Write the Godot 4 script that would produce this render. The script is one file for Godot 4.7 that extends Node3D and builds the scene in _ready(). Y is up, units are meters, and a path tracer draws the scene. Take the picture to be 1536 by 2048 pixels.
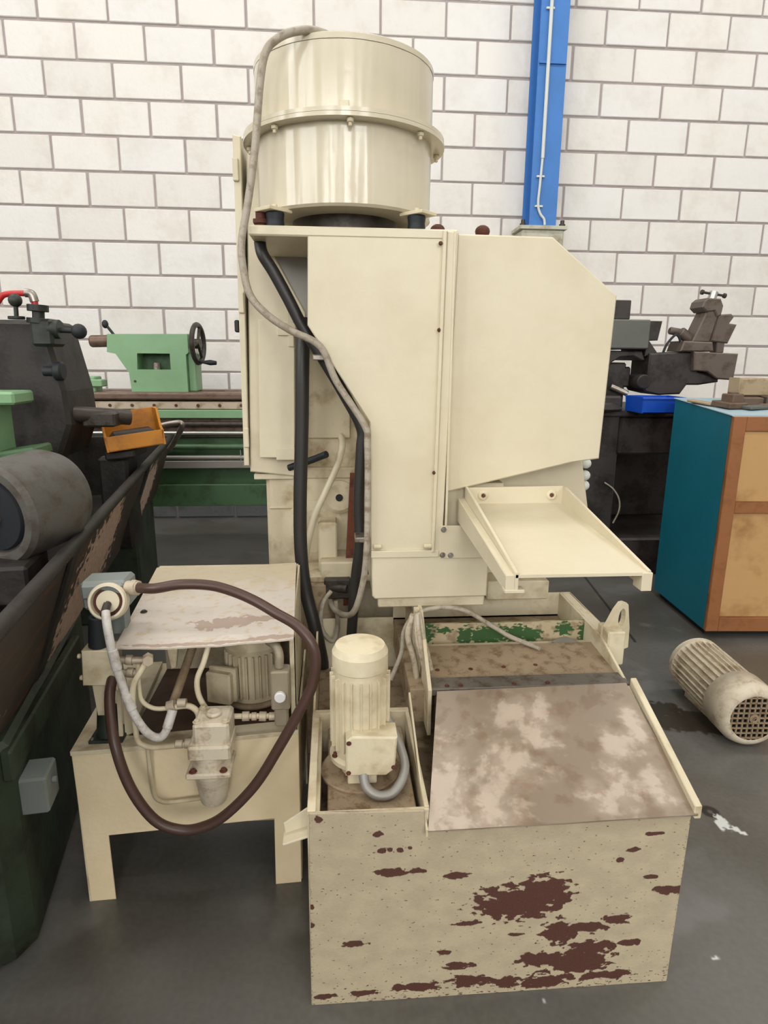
extends Node3D
# A machine hall: an old cream press machine with fan, coolant tank and hydraulic unit before a white block wall,
# lathes at the left, a shaping machine, a cupboard and a loose motor at the right. Metres, y up, block wall at z = -4.44.

class B:  # collects triangles in world metres; corner order is as seen from outside, counter-clockwise
	var v := PackedVector3Array()
	var n := PackedVector3Array()
	var t := PackedVector2Array()
	func tri(a: Vector3, b: Vector3, c: Vector3, na: Vector3, nb: Vector3, nc: Vector3, ta := Vector2.ZERO, tb := Vector2.ZERO, tc := Vector2.ZERO):
		v.append_array([a, c, b]); n.append_array([na, nc, nb]); t.append_array([ta, tc, tb])
	func flat(a: Vector3, b: Vector3, c: Vector3):
		var k := (b - a).cross(c - a)
		if k.length_squared() < 1e-16: return
		k = k.normalized()
		tri(a, b, c, k, k, k)
	func quad(a: Vector3, b: Vector3, c: Vector3, d: Vector3, uv := true):
		var k := (b - a).cross(d - a)
		if k.length_squared() < 1e-16: k = (c - b).cross(d - c)
		if k.length_squared() < 1e-16: return
		k = k.normalized()
		tri(a, b, c, k, k, k, Vector2(0, 1), Vector2(1, 1), Vector2(1, 0))
		tri(a, c, d, k, k, k, Vector2(0, 1), Vector2(1, 0), Vector2(0, 0))
	func quad_out(a: Vector3, b: Vector3, c: Vector3, d: Vector3, from: Vector3):
		if (b - a).cross(c - a).dot((a + b + c + d) / 4.0 - from) < 0: quad(d, c, b, a)
		else: quad(a, b, c, d)
	func box(at: Vector3, size: Vector3, bev := 0.002, m := Basis()):
		var h := size / 2.0
		bev = minf(bev, minf(h.x, minf(h.y, h.z)) * 0.9)
		var p := func(s: Vector3, ax: int) -> Vector3:
			var q := h - Vector3.ONE * bev
			q[ax] = h[ax]
			return at + m * (q * s)
		for ax in 3:
			var u := (ax + 1) % 3
			var w := (ax + 2) % 3
			for s in [-1.0, 1.0]:
				var k: Array[Vector3] = []
				for c in [[-1, -1], [1, -1], [1, 1], [-1, 1]]:
					var sv := Vector3.ZERO
					sv[ax] = s; sv[u] = c[0]; sv[w] = c[1]
					k.append(p.call(sv, ax))
				quad_out(k[0], k[1], k[2], k[3], at)
			if bev > 0:
				for su in [-1.0, 1.0]:
					for sw in [-1.0, 1.0]:
						var lo := Vector3.ZERO
						lo[u] = su; lo[w] = sw
						var hi := lo
						lo[ax] = -1; hi[ax] = 1
						quad_out(p.call(lo, u), p.call(hi, u), p.call(hi, w), p.call(lo, w), at)
		if bev > 0:
			for sx in [-1.0, 1.0]:
				for sy in [-1.0, 1.0]:
					for sz in [-1.0, 1.0]:
						var sv := Vector3(sx, sy, sz)
						var a: Vector3 = p.call(sv, 0)
						var b: Vector3 = p.call(sv, 1)
						var c: Vector3 = p.call(sv, 2)
						if (b - a).cross(c - a).dot(a - at) < 0: flat(a, c, b)
						else: flat(a, b, c)
	func span(lo: Vector3, hi: Vector3, bev := 0.002):
		box((lo + hi) / 2.0, (hi - lo).abs(), bev)
	func prism(poly: PackedVector2Array, xf: Transform3D, d0: float, d1: float, bev := 0.0, uvbox := Rect2()):
		var k := poly.size()
		var area := 0.0
		for i in k: area += poly[i].cross(poly[(i + 1) % k])
		if area < 0:
			poly = poly.duplicate()
			poly.reverse()
		var inner := PackedVector2Array()
		for i in k:
			var e0 := (poly[i] - poly[(i + k - 1) % k]).normalized()
			var e1 := (poly[(i + 1) % k] - poly[i]).normalized()
			var m := Vector2(-e0.y, e0.x) + Vector2(-e1.y, e1.x)
			inner.append(poly[i] + m * (bev / maxf(0.3, 0.5 * m.length_squared())))
		var up := xf.basis.z.normalized()
		var f := Geometry2D.triangulate_polygon(inner)
		for s in 2:
			var d := d1 if s == 0 else d0
			for i in range(0, f.size(), 3):
				var a := inner[f[i]]
				var b := inner[f[i + 1]]
				var c := inner[f[i + 2]]
				if ((b - a).cross(c - a) < 0) == (s == 0):
					var w := b
					b = c
					c = w
				var nn := up if s == 0 else -up
				var uv := func(q: Vector2) -> Vector2: return Vector2((q.x - uvbox.position.x) / uvbox.size.x, 1.0 - (q.y - uvbox.position.y) / uvbox.size.y) if uvbox.size.x > 0 else Vector2.ZERO
				tri(xf * Vector3(a.x, a.y, d), xf * Vector3(b.x, b.y, d), xf * Vector3(c.x, c.y, d), nn, nn, nn, uv.call(a), uv.call(b), uv.call(c))
		for i in k:
			var j := (i + 1) % k
			var a0 := xf * Vector3(poly[i].x, poly[i].y, d0 + bev)
			var b0 := xf * Vector3(poly[j].x, poly[j].y, d0 + bev)
			var a1 := xf * Vector3(poly[i].x, poly[i].y, d1 - bev)
			var b1 := xf * Vector3(poly[j].x, poly[j].y, d1 - bev)
			quad(a0, b0, b1, a1)
			if bev > 0:
				quad(a1, b1, xf * Vector3(inner[j].x, inner[j].y, d1), xf * Vector3(inner[i].x, inner[i].y, d1))
				quad(xf * Vector3(inner[i].x, inner[i].y, d0), xf * Vector3(inner[j].x, inner[j].y, d0), b0, a0)
	func lathe(prof: Array, xf: Transform3D, seg := 24, smooth := false):
		var pn: Array[Vector2] = []
		for i in prof.size() - 1:
			var d: Vector2 = prof[i + 1] - prof[i]
			pn.append(Vector2(d.y, -d.x).normalized())
		for i in pn.size():
			var n0 := pn[i]
			var n1 := pn[i]
			if smooth:
				if i > 0: n0 = (pn[i - 1] + pn[i]).normalized()
				if i < pn.size() - 1: n1 = (pn[i] + pn[i + 1]).normalized()
			var p0: Vector2 = prof[i]
			var p1: Vector2 = prof[i + 1]
			for s in seg:
				var a := TAU * s / seg
				var b := TAU * (s + 1) / seg
				var ca := Vector3(cos(a), 0, -sin(a))
				var cb := Vector3(cos(b), 0, -sin(b))
				var q := [ca * p0.x + Vector3.UP * p0.y, cb * p0.x + Vector3.UP * p0.y, cb * p1.x + Vector3.UP * p1.y, ca * p1.x + Vector3.UP * p1.y]
				var w := [ca * n0.x + Vector3.UP * n0.y, cb * n0.x + Vector3.UP * n0.y, cb * n1.x + Vector3.UP * n1.y, ca * n1.x + Vector3.UP * n1.y]
				var bs := xf.basis.orthonormalized()
				if p0.x > 1e-6: tri(xf * q[0], xf * q[1], xf * q[2], bs * w[0], bs * w[1], bs * w[2])
				if p1.x > 1e-6: tri(xf * q[0], xf * q[2], xf * q[3], bs * w[0], bs * w[2], bs * w[3])
	func cyl(a: Vector3, b: Vector3, r: float, seg := 16, bev := 0.001, r2 := -1.0):
		var l := a.distance_to(b)
		if r2 < 0: r2 = r
		bev = minf(bev, minf(l * 0.45, r * 0.45))
		lathe([Vector2(0, 0), Vector2(r - bev, 0), Vector2(r, bev), Vector2(r2, l - bev), Vector2(r2 - bev, l), Vector2(0, l)], B.ax(a, b - a), seg)
	func ball(c: Vector3, r: float, seg := 16, squash := 1.0):
		var p := []
		for i in 9: p.append(Vector2(r * sin(PI * i / 8.0), -r * squash * cos(PI * i / 8.0)))
		lathe(p, Transform3D(Basis(), c), seg, true)
	func torus(xf: Transform3D, big: float, r: float, seg := 28):
		var p := []
		for i in 11: p.append(Vector2(big + r * cos(TAU * i / 10.0), r * sin(TAU * i / 10.0)))
		lathe(p, xf, seg, true)
	func tube(pts: Array, r: float, seg := 10, sub := 6, smooth := true):
		var c: Array[Vector3] = []
		if smooth and pts.size() > 2:
			for i in pts.size() - 1:
				var p0: Vector3 = pts[maxi(i - 1, 0)]
				var p1: Vector3 = pts[i]
				var p2: Vector3 = pts[i + 1]
				var p3: Vector3 = pts[mini(i + 2, pts.size() - 1)]
				for s in sub: c.append(p1.cubic_interpolate(p2, p0, p3, float(s) / sub))
			c.append(pts[-1])
		else:
			for p in pts: c.append(p)
		var up := Vector3(0.31, 0.2, 0.93)
		var rings := []
		for i in c.size():
			var d := (c[mini(i + 1, c.size() - 1)] - c[maxi(i - 1, 0)]).normalized()
			var x := up.cross(d)
			if x.length() < 0.05: x = Vector3(0.9, 0.1, 0.2).cross(d)
			x = x.normalized()
			up = d.cross(x)
			var y := d.cross(x)
			var ring := []
			for s in seg:
				var a := TAU * s / seg
				ring.append(x * cos(a) + y * sin(a))
			rings.append([c[i], ring, d])
		for i in rings.size() - 1:
			var A = rings[i]
			var C = rings[i + 1]
			for s in seg:
				var j := (s + 1) % seg
				tri(A[0] + A[1][s] * r, A[0] + A[1][j] * r, C[0] + C[1][j] * r, A[1][s], A[1][j], C[1][j])
				tri(A[0] + A[1][s] * r, C[0] + C[1][j] * r, C[0] + C[1][s] * r, A[1][s], C[1][j], C[1][s])
		for e in [0, rings.size() - 1]:
			var E = rings[e]
			var nn: Vector3 = -E[2] if e == 0 else E[2]
			for s in seg:
				var j := (s + 1) % seg
				if e == 0: tri(E[0], E[0] + E[1][j] * r, E[0] + E[1][s] * r, nn, nn, nn)
				else: tri(E[0], E[0] + E[1][s] * r, E[0] + E[1][j] * r, nn, nn, nn)
	func wavy(c: Vector3, r: float, y0: float, y1: float, s: int, amp: float):
		var f := FastNoiseLite.new()
		f.seed = s
		f.frequency = 1.0
		f.fractal_octaves = 3
		var rad := func(a: float, y: float) -> float: return r + amp * f.get_noise_3d(cos(a) * 3.2, sin(a) * 3.2, y * 1.2)
		var seg := 180
		var rows := 6
		var at := func(i: int, j: int) -> Array:
			var a := TAU * i / seg
			var y := lerpf(y0, y1, float(j) / rows)
			var e := 0.004
			var q: float = rad.call(a, y)
			var da: float = (rad.call(a + e, y) - rad.call(a - e, y)) / (2 * e)
			var er := V3(cos(a), -sin(a))
			var et := V3(-sin(a), -cos(a))
			return [c + er * q + Vector3.UP * y, (er * q - et * da).normalized()]
		for i in seg:
			for j in rows:
				var p = at.call(i, j)
				var q = at.call(i + 1, j)
				var w = at.call(i + 1, j + 1)
				var z = at.call(i, j + 1)
				tri(p[0], q[0], w[0], p[1], q[1], w[1])
				tri(p[0], w[0], z[0], p[1], w[1], z[1])
	static func V3(x: float, z: float) -> Vector3: return Vector3(x, 0, z)
	static func ax(at: Vector3, dir: Vector3) -> Transform3D:
		var y := dir.normalized()
		var x := (Vector3.RIGHT if absf(y.x) < 0.9 else Vector3.BACK).cross(y).normalized()
		return Transform3D(Basis(x, y, x.cross(y)), at)

var org := {}
var count := {}
var M := {}
var G := {}

func numbered(called: String) -> String:
	count[called] = count.get(called, -1) + 1
	return called if count[called] == 0 else "%s_%03d" % [called, count[called]]

func thing(called: String, label: String, category: String, at: Vector3, group := "") -> Node3D:
	var o := Node3D.new()
	o.name = numbered(called)
	add_child(o)
	o.position = at
	org[o] = at
	tag(o, label, category, group)
	return o

func tag(o: Node, label: String, category: String, group := ""):
	o.set_meta("label", label)
	o.set_meta("category", category)
	if group: o.set_meta("group", group)

func mesh_of(b: B, m: Material, shift: Vector3) -> ArrayMesh:
	var v := b.v.duplicate()
	for i in v.size(): v[i] -= shift
	var a := []
	a.resize(Mesh.ARRAY_MAX)
	a[Mesh.ARRAY_VERTEX] = v
	a[Mesh.ARRAY_NORMAL] = b.n
	a[Mesh.ARRAY_TEX_UV] = b.t
	var am := ArrayMesh.new()
	am.add_surface_from_arrays(Mesh.PRIMITIVE_TRIANGLES, a)
	am.surface_set_material(0, m)
	return am

func part(called: String, b: B, m: Material, parent: Node3D, label := "") -> MeshInstance3D:
	var o := MeshInstance3D.new()
	o.name = called
	o.mesh = mesh_of(b, m, org.get(parent, Vector3.ZERO))
	parent.add_child(o, true)
	org[o] = org.get(parent, Vector3.ZERO)
	if label: o.set_meta("label", label)
	return o

func solo(called: String, b: B, m: Material, label: String, category: String, group := "") -> MeshInstance3D:
	var lo := Vector3.INF
	var hi := -Vector3.INF
	for p in b.v:
		lo = lo.min(p)
		hi = hi.max(p)
	var at := Vector3((lo.x + hi.x) / 2, lo.y, (lo.z + hi.z) / 2)
	var o := MeshInstance3D.new()
	o.name = numbered(called)
	o.mesh = mesh_of(b, m, at)
	o.position = at
	add_child(o)
	org[o] = at
	tag(o, label, category, group)
	return o

func struct(called: String, b: B, m: Material) -> MeshInstance3D:
	var o := part(called, b, m, self)
	o.set_meta("kind", "structure")
	return o

func bolts(parent: Node3D, spots: Array, dir: Vector3, r: float, h: float, m: Material, called := "bolt"):
	for p in spots:
		var b := B.new()
		b.cyl(p, p + dir * h * 0.35, r * 1.5, 14, 0.0006)
		b.cyl(p + dir * h * 0.3, p + dir * h, r, 6, 0.0006)
		part(called, b, m, parent)

func V(x: float, y: float, z: float) -> Vector3: return Vector3(x, y, z)

func at_z(z: float) -> Transform3D: return Transform3D(Basis(), Vector3(0, 0, z))

func poly(a: Array) -> PackedVector2Array:
	var p := PackedVector2Array()
	for i in range(0, a.size(), 2): p.append(Vector2(a[i], a[i + 1]))
	return p

# ------------------------------------------------------------------ materials
func fnl(s: int, freq: float, oct := 4, type := FastNoiseLite.TYPE_SIMPLEX_SMOOTH) -> FastNoiseLite:
	var f := FastNoiseLite.new()
	f.seed = s
	f.noise_type = type
	f.frequency = freq
	f.fractal_octaves = oct
	return f

func grime(s: int, freq: float, dark: Color, edge0: float, edge1: float, streak := 1.0) -> ImageTexture:
	# white with patches of a dirt tint: multiplies a material's colour
	var im := Image.create(512, 512, false, Image.FORMAT_RGB8)
	var a := fnl(s, freq, 5).get_seamless_image(512, 512, false, false, 0.15, true)
	var c := fnl(s + 9, freq * 6, 3).get_seamless_image(512, 512, false, false, 0.15, true)
	for y in 512:
		for x in 512:
			var k := a.get_pixel(x, int(y * streak) % 512).r * 0.75 + c.get_pixel(x, y).r * 0.25
			im.set_pixel(x, y, Color.WHITE.lerp(dark, smoothstep(edge0, edge1, k)))
	return ImageTexture.create_from_image(im)

func mat(called: String, col: Color, rough: float, metal := 0.0, tex := "soft", scale := 1.5, bump := 0.0) -> StandardMaterial3D:
	var m := StandardMaterial3D.new()
	m.resource_name = called
	m.albedo_color = col
	m.roughness = rough
	m.metallic = metal
	m.uv1_triplanar = true
	m.uv1_world_triplanar = true
	m.uv1_scale = Vector3.ONE * scale
	if tex: m.albedo_texture = G[tex]
	if bump > 0:
		m.normal_enabled = true
		m.normal_texture = G.bump
		m.normal_scale = bump
	M[called] = m
	return m

func painted(called: String, im: Image, rough: float, bump: Image = null, strength := 3.0) -> StandardMaterial3D:
	var m := StandardMaterial3D.new()
	m.resource_name = called
	m.albedo_texture = ImageTexture.create_from_image(im)
	m.roughness = rough
	if bump:
		bump.bump_map_to_normal_map(strength)
		m.normal_enabled = true
		m.normal_texture = ImageTexture.create_from_image(bump)
	m.texture_repeat = false
	M[called] = m
	return m

func blot(u: float, w: float, spots: Array, wob: FastNoiseLite, size: Vector2, k := 0.55) -> float:
	# how deep a point lies inside the nearest of some ragged ellipses [u, w, ru, rw]; above 0 is inside
	var best := -9.0
	for s in spots:
		var du: float = (u - s[0]) / s[2]
		var dw: float = (w - s[1]) / s[3]
		if absf(du) > 2.0 or absf(dw) > 2.0: continue
		best = maxf(best, 1.0 - sqrt(du * du + dw * dw))
	if best < -1.2: return best
	return best + k * wob.get_noise_2d(u * size.x, w * size.y)

func materials():
	G.soft = grime(3, 0.004, Color(0.97, 0.962, 0.95), 0.3, 0.85)
	G.dirty = grime(8, 0.005, Color(0.78, 0.73, 0.66), 0.4, 1.0)
	G.oily = grime(15, 0.006, Color(0.5, 0.43, 0.37), 0.35, 0.9)
	G.worn = grime(22, 0.012, Color(0.74, 0.68, 0.62), 0.45, 0.9)
	G.block = grime(31, 0.006, Color(0.96, 0.955, 0.945), 0.4, 0.9)
	var bump := fnl(5, 0.05, 4).get_seamless_image(512, 512, false, false, 0.15, true)
	bump.convert(Image.FORMAT_RGBA8)
	bump.bump_map_to_normal_map(2.0)
	G.bump = ImageTexture.create_from_image(bump)
	mat("cream_paint", Color(0.835, 0.8, 0.7), 0.42, 0, "soft", 1.2, 0.12)
	mat("cream_gloss", Color(0.83, 0.8, 0.715), 0.17, 0, "soft", 1.5, 0.06)
	mat("cream_dirty", Color(0.84, 0.8, 0.69), 0.55, 0, "dirty", 2.2, 0.25)
	mat("valve_tan", Color(0.6, 0.56, 0.48), 0.5, 0.1, "soft", 3.0)
	mat("sump_brown", Color(0.3, 0.22, 0.16), 0.6, 0, "dirty", 3.0, 0.3)
	mat("drum_grey", Color(0.36, 0.35, 0.335), 0.5, 0.1, "worn", 3.0, 0.2)
	mat("cream_front", Color(0.92, 0.855, 0.715), 0.5, 0, "soft", 2.0, 0.2)
	mat("cream_dull", Color(0.8, 0.755, 0.645), 0.6, 0, "dirty", 3.1, 0.25)
	mat("tan_dirt", Color(0.6, 0.53, 0.43), 0.7, 0, "worn", 4.0, 0.4)
	mat("grey_bar", Color(0.42, 0.4, 0.37), 0.55, 0.3, "worn", 3.0, 0.2)
	mat("bare_grey", Color(0.6, 0.59, 0.57), 0.45, 0.3, "soft", 2.0)
	mat("block_white", Color(0.895, 0.885, 0.865), 0.85, 0, "block", 0.9, 0.3)
	mat("block_grey", Color(0.875, 0.865, 0.845), 0.85, 0, "block", 1.1, 0.3)
	mat("block_cool", Color(0.89, 0.885, 0.875), 0.85, 0, "block", 0.7, 0.3)
	mat("block_base", Color(0.5, 0.52, 0.53), 0.8, 0, "dirty", 1.0, 0.3)
	mat("mortar", Color(0.66, 0.625, 0.62), 0.95, 0, "soft", 3.0, 0.6)
	mat("plaster", Color(0.82, 0.81, 0.79), 0.9, 0, "soft", 0.7)
	mat("blue_paint", Color(0.23, 0.47, 0.76), 0.5, 0, "soft", 1.5)
	mat("conduit_grey", Color(0.8, 0.82, 0.8), 0.5, 0, "")
	mat("concrete_pad", Color(0.74, 0.74, 0.68), 0.85, 0, "dirty", 2.0, 0.3)
	mat("steel", Color(0.62, 0.6, 0.57), 0.35, 0.85, "worn", 4.0)
	mat("steel_dark", Color(0.27, 0.25, 0.23), 0.45, 0.4, "worn", 4.0, 0.3)
	mat("rust", Color(0.36, 0.2, 0.14), 0.75, 0, "worn", 5.0, 0.4)
	mat("rubber", Color(0.1, 0.12, 0.14), 0.6, 0, "soft", 3.0)
	mat("hose_black", Color(0.17, 0.165, 0.16), 0.45, 0, "soft", 4.0)
	mat("hose_brown", Color(0.29, 0.205, 0.175), 0.38, 0, "soft", 5.0)
	mat("cable_grey", Color(0.66, 0.63, 0.57), 0.5, 0, "worn", 6.0)
	mat("hose_white", Color(0.8, 0.79, 0.77), 0.5, 0, "worn", 6.0)
	mat("brown_strap", Color(0.42, 0.22, 0.13), 0.7, 0, "worn", 3.0)
	mat("box_grey", Color(0.5, 0.53, 0.52), 0.5, 0, "soft", 3.0)
	mat("dark_green", Color(0.16, 0.2, 0.17), 0.5, 0, "oily", 3.0)
	mat("lathe_green", Color(0.5, 0.66, 0.5), 0.45, 0, "soft", 2.0)
	mat("lathe_green_deep", Color(0.29, 0.42, 0.29), 0.5, 0, "dirty", 2.0)
	mat("old_machine", Color(0.17, 0.155, 0.14), 0.6, 0, "oily", 2.4, 0.3)
	mat("old_green", Color(0.2, 0.25, 0.19), 0.55, 0, "oily", 1.7, 0.3)
	mat("bed_brown", Color(0.44, 0.36, 0.31), 0.45, 0.3, "worn", 3.0)
	mat("rack_pale", Color(0.75, 0.7, 0.62), 0.5, 0.2, "dirty", 5.0)
	mat("rod_steel", Color(0.75, 0.76, 0.74), 0.3, 0.8, "")
	mat("shaper_dark", Color(0.22, 0.2, 0.19), 0.55, 0.1, "oily", 2.0, 0.2)
	mat("shaper_grey", Color(0.38, 0.39, 0.37), 0.5, 0.2, "soft", 2.0)
	mat("shaper_worn", Color(0.4, 0.36, 0.33), 0.5, 0.3, "dirty", 4.0)
	mat("black", Color(0.05, 0.05, 0.05), 0.6, 0, "")
	mat("teal", Color(0.02, 0.43, 0.52), 0.5, 0, "soft", 1.4)
	mat("cabinet_wood", Color(0.6, 0.39, 0.23), 0.55, 0, "dirty", 2.0)
	mat("cabinet_panel", Color(0.78, 0.62, 0.41), 0.6, 0, "dirty", 1.2)
	mat("cabinet_top", Color(0.68, 0.78, 0.83), 0.35, 0, "soft", 2.0)
	mat("bin_blue", Color(0.03, 0.3, 0.75), 0.4, 0, "soft", 3.0)
	mat("bin_yellow", Color(0.76, 0.49, 0.04), 0.45, 0, "dirty", 4.0)
	mat("red", Color(0.75, 0.16, 0.16), 0.4, 0, "worn", 6.0)
	mat("part_brown", Color(0.42, 0.35, 0.29), 0.6, 0.1, "dirty", 5.0)
	mat("part_tan", Color(0.67, 0.6, 0.49), 0.7, 0, "dirty", 4.0)
	mat("white_plastic", Color(0.88, 0.88, 0.88), 0.4, 0, "")
	mat("wrap", Color(0.72, 0.68, 0.6), 0.35, 0, "worn", 9.0, 0.4)
	mat("motor_white", Color(0.82, 0.78, 0.7), 0.5, 0, "worn", 3.0, 0.2)
	mat("green_peel", Color(0.75, 0.69, 0.57), 0.6, 0, "dirty", 3.0)
	var lamp := mat("lamp_glow", Color(0.95, 0.96, 1.0), 0.5, 0, "")
	lamp.emission_enabled = true
	lamp.emission = Color(1.0, 0.97, 0.92)
	lamp.emission_energy_multiplier = 3.0
	var win := mat("window_glow", Color(0.95, 0.97, 1.0), 0.5, 0, "")
	win.emission_enabled = true
	win.emission = Color(0.95, 0.98, 1.0)
	win.emission_energy_multiplier = 3.0
	painted_fronts()

func painted_fronts():
	var cream := Color(0.735, 0.685, 0.575)
	var wob := fnl(41, 0.9, 4)
	var low := fnl(42, 0.012, 4)
	var fine := fnl(43, 0.16, 3)
	# front of the coolant tank: cream paint flaked off down to red-brown primer
	var W := 880
	var H := 520
	var im := Image.create(W, H, false, Image.FORMAT_RGB8)
	var hm := Image.create(W, H, false, Image.FORMAT_RGBA8)
	var px := [[750, 1660, 14, 6], [757, 1693, 9, 5], [772, 1691, 6, 4], [792, 1692, 7, 5], [810, 1688, 4, 3], [775, 1737, 34, 8], [826, 1733, 16, 5],
		[1030, 1800, 92, 36], [985, 1808, 40, 16], [1075, 1785, 60, 36], [930, 1842, 26, 5], [882, 1903, 14, 6], [915, 1931, 32, 8], [935, 1966, 46, 12], [830, 1976, 46, 10], [645, 1990, 20, 6], [720, 1985, 26, 6],
		[1012, 1970, 30, 12], [1115, 1866, 40, 24], [1165, 1856, 46, 12], [1160, 1930, 74, 26], [1085, 1922, 50, 14], [1095, 1970, 56, 14], [1185, 1900, 54, 14], [1250, 1697, 14, 5], [1338, 1780, 42, 9], [1288, 1665, 22, 4],
		[1225, 1715, 8, 5], [622, 1802, 5, 7], [622, 1840, 5, 7], [638, 1633, 7, 6], [1240, 1960, 34, 10], [1190, 1962, 20, 8], [905, 1745, 26, 7], [1230, 1840, 30, 10], [1265, 1890, 26, 7], [700, 1880, 30, 6], [1025, 1868, 16, 3], [1290, 1752, 16, 4]]
	var spots := []
	for q in px: spots.append([(q[0] - 618.0) / 742.0, (q[1] - 1624.0 + (q[0] - 618.0) * 0.04) / 385.0, q[2] / 742.0, q[3] / 385.0])
	for y in H:
		for x in W:
			var u := (x + 0.5) / W
			var w := (y + 0.5) / H
			var c := cream
			var d := low.get_noise_2d(x, y * 1.4)
			c = c.lerp(Color(0.66, 0.61, 0.52), 0.6 * smoothstep(-0.3, 0.8, d * 0.9 + 0.6 * (1.0 - w)))
			c = c.lightened(0.06 * fine.get_noise_2d(x * 0.5, y))
			var b := blot(u, w, spots, wob, Vector2(26, 30), 0.75)
			b = maxf(b, fine.get_noise_2d(x * 0.3 + 700, y) - 0.62 + 0.2 * smoothstep(0.85, 1.0, w))
			b = maxf(b, 0.9 * fine.get_noise_2d(x * 2.0, y * 0.8) - 0.25 - minf(u, 1.0 - u) * 30.0)
			var k := smoothstep(0.0, 0.05, b)
			c = c.lerp(Color(0.33, 0.2, 0.165).lightened(0.05 * fine.get_noise_2d(x, y + 99)), k)
			im.set_pixel(x, y, c)
			hm.set_pixel(x, y, Color.WHITE * (1.0 - 0.5 * k))
	painted("tank_front", im, 0.6, hm, 3.0)
	# sloping lid of the tank: dull brown-grey film with pale dried splashes
	W = 640
	H = 420
	im = Image.create(W, H, false, Image.FORMAT_RGB8)
	var swirl := fnl(51, 0.011, 5)
	swirl.domain_warp_enabled = true
	swirl.domain_warp_amplitude = 60.0
	swirl.domain_warp_frequency = 0.009
	var pale := [[0.42, 0.2, 0.16, 0.16], [0.5, 0.36, 0.12, 0.16], [0.66, 0.85, 0.07, 0.13], [0.76, 0.78, 0.06, 0.2], [0.9, 0.83, 0.06, 0.16], [0.82, 0.5, 0.08, 0.15], [0.93, 0.35, 0.05, 0.2], [0.05, 0.8, 0.16, 0.4], [0.24, 0.9, 0.12, 0.2], [0.35, 0.6, 0.14, 0.2]]
	for y in H:
		for x in W:
			var u := (x + 0.5) / W
			var w := (y + 0.5) / H
			var b := blot(u, w, pale, wob, Vector2(9, 9), 0.5)
			var k := 0.4 * smoothstep(-0.4, 0.7, b) + 0.42 * smoothstep(0.0, 0.5, 0.6 * b + 0.8 * swirl.get_noise_2d(x, y) + 0.25 * swirl.get_noise_2d(x * 3, y * 3 + 200))
			var c := Color(0.545, 0.485, 0.415).lerp(Color(0.5, 0.425, 0.35), smoothstep(0.0, 0.5, low.get_noise_2d(x + 300, y)))
			c = c.lerp(Color(0.77, 0.71, 0.65), clampf(k * 1.0, 0, 0.9))
			im.set_pixel(x, y, c)
	painted("lid_film", im, 0.4)
	# cover of the hydraulic unit: cream-white with worn brown patch near its front edge
	W = 480
	H = 380
	im = Image.create(W, H, false, Image.FORMAT_RGB8)
	var brown := [[0.62, 0.78, 0.2, 0.06], [0.5, 0.8, 0.1, 0.05], [0.75, 0.76, 0.14, 0.045], [0.42, 0.98, 0.4, 0.012], [0.9, 0.965, 0.14, 0.02]]
	for y in H:
		for x in W:
			var u := (x + 0.5) / W
			var w := (y + 0.5) / H
			var c := Color(0.78, 0.73, 0.63).lerp(Color(0.81, 0.775, 0.735), smoothstep(0.15, 0.5, w + 0.2 * low.get_noise_2d(x, y)))
			c = c.lerp(Color(0.76, 0.68, 0.55), 0.55 * smoothstep(0.1, 0.55, low.get_noise_2d(x * 1.6 + 90, y * 3 + 40)))
			c = c.lerp(Color(0.68, 0.6, 0.55), smoothstep(-0.05, 0.15, blot(u, w, brown, wob, Vector2(14, 20), 0.7)))
			im.set_pixel(x, y, c)
	painted("cover_film", im, 0.5)
	# pan wall of the old lathe: dark oily paint scraped to a pale pink-grey ground
	W = 768
	H = 160
	im = Image.create(W, H, false, Image.FORMAT_RGB8)
	var scraped := [[0.5, 0.55, 0.09, 0.42], [0.46, 0.8, 0.08, 0.3], [0.54, 0.35, 0.05, 0.35], [0.83, 0.55, 0.05, 0.4], [0.78, 0.42, 0.035, 0.3], [0.25, 0.8, 0.03, 0.1]]
	for y in H:
		for x in W:
			var u := (x + 0.5) / W
			var w := (y + 0.5) / H
			var c := Color(0.25, 0.21, 0.18).lerp(Color(0.36, 0.24, 0.16), smoothstep(0.1, 0.5, low.get_noise_2d(x, y * 3)))
			var b := blot(u, w, scraped, wob, Vector2(80, 12), 0.6)
			c = c.lerp(Color(0.86, 0.75, 0.68).darkened(0.3 * absf(fine.get_noise_2d(x * 1.5, y * 0.3))), smoothstep(0.0, 0.12, b))
			im.set_pixel(x, y, c)
	painted("pan_scraped", im, 0.6)
	# green paint showing through worn cream on the divider of the trough
	W = 420
	H = 60
	im = Image.create(W, H, false, Image.FORMAT_RGB8)
	var green := [[0.03, 0.4, 0.06, 0.6], [0.27, 0.55, 0.05, 0.4], [0.4, 0.55, 0.14, 0.4], [0.55, 0.5, 0.12, 0.35], [0.64, 0.6, 0.06, 0.3], [0.82, 0.35, 0.05, 0.3], [0.95, 0.5, 0.05, 0.5], [0.15, 0.3, 0.04, 0.15]]
	for y in H:
		for x in W:
			var u := (x + 0.5) / W
			var w := (y + 0.5) / H
			var c := Color(0.72, 0.66, 0.54).lerp(Color(0.58, 0.5, 0.4), smoothstep(0.0, 0.5, low.get_noise_2d(x * 2, y * 2 + 50)))
			c = c.lerp(Color(0.2, 0.34, 0.17), smoothstep(0.0, 0.12, blot(u, w, green, wob, Vector2(30, 8), 0.8)))
			im.set_pixel(x, y, c)
	painted("divider_worn", im, 0.6)
	# floor: grey painted concrete, one joint, an oil patch, a bolt ring with paint flecks
	W = 1400
	H = 1400
	im = Image.create(W, H, false, Image.FORMAT_RGB8)
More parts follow.
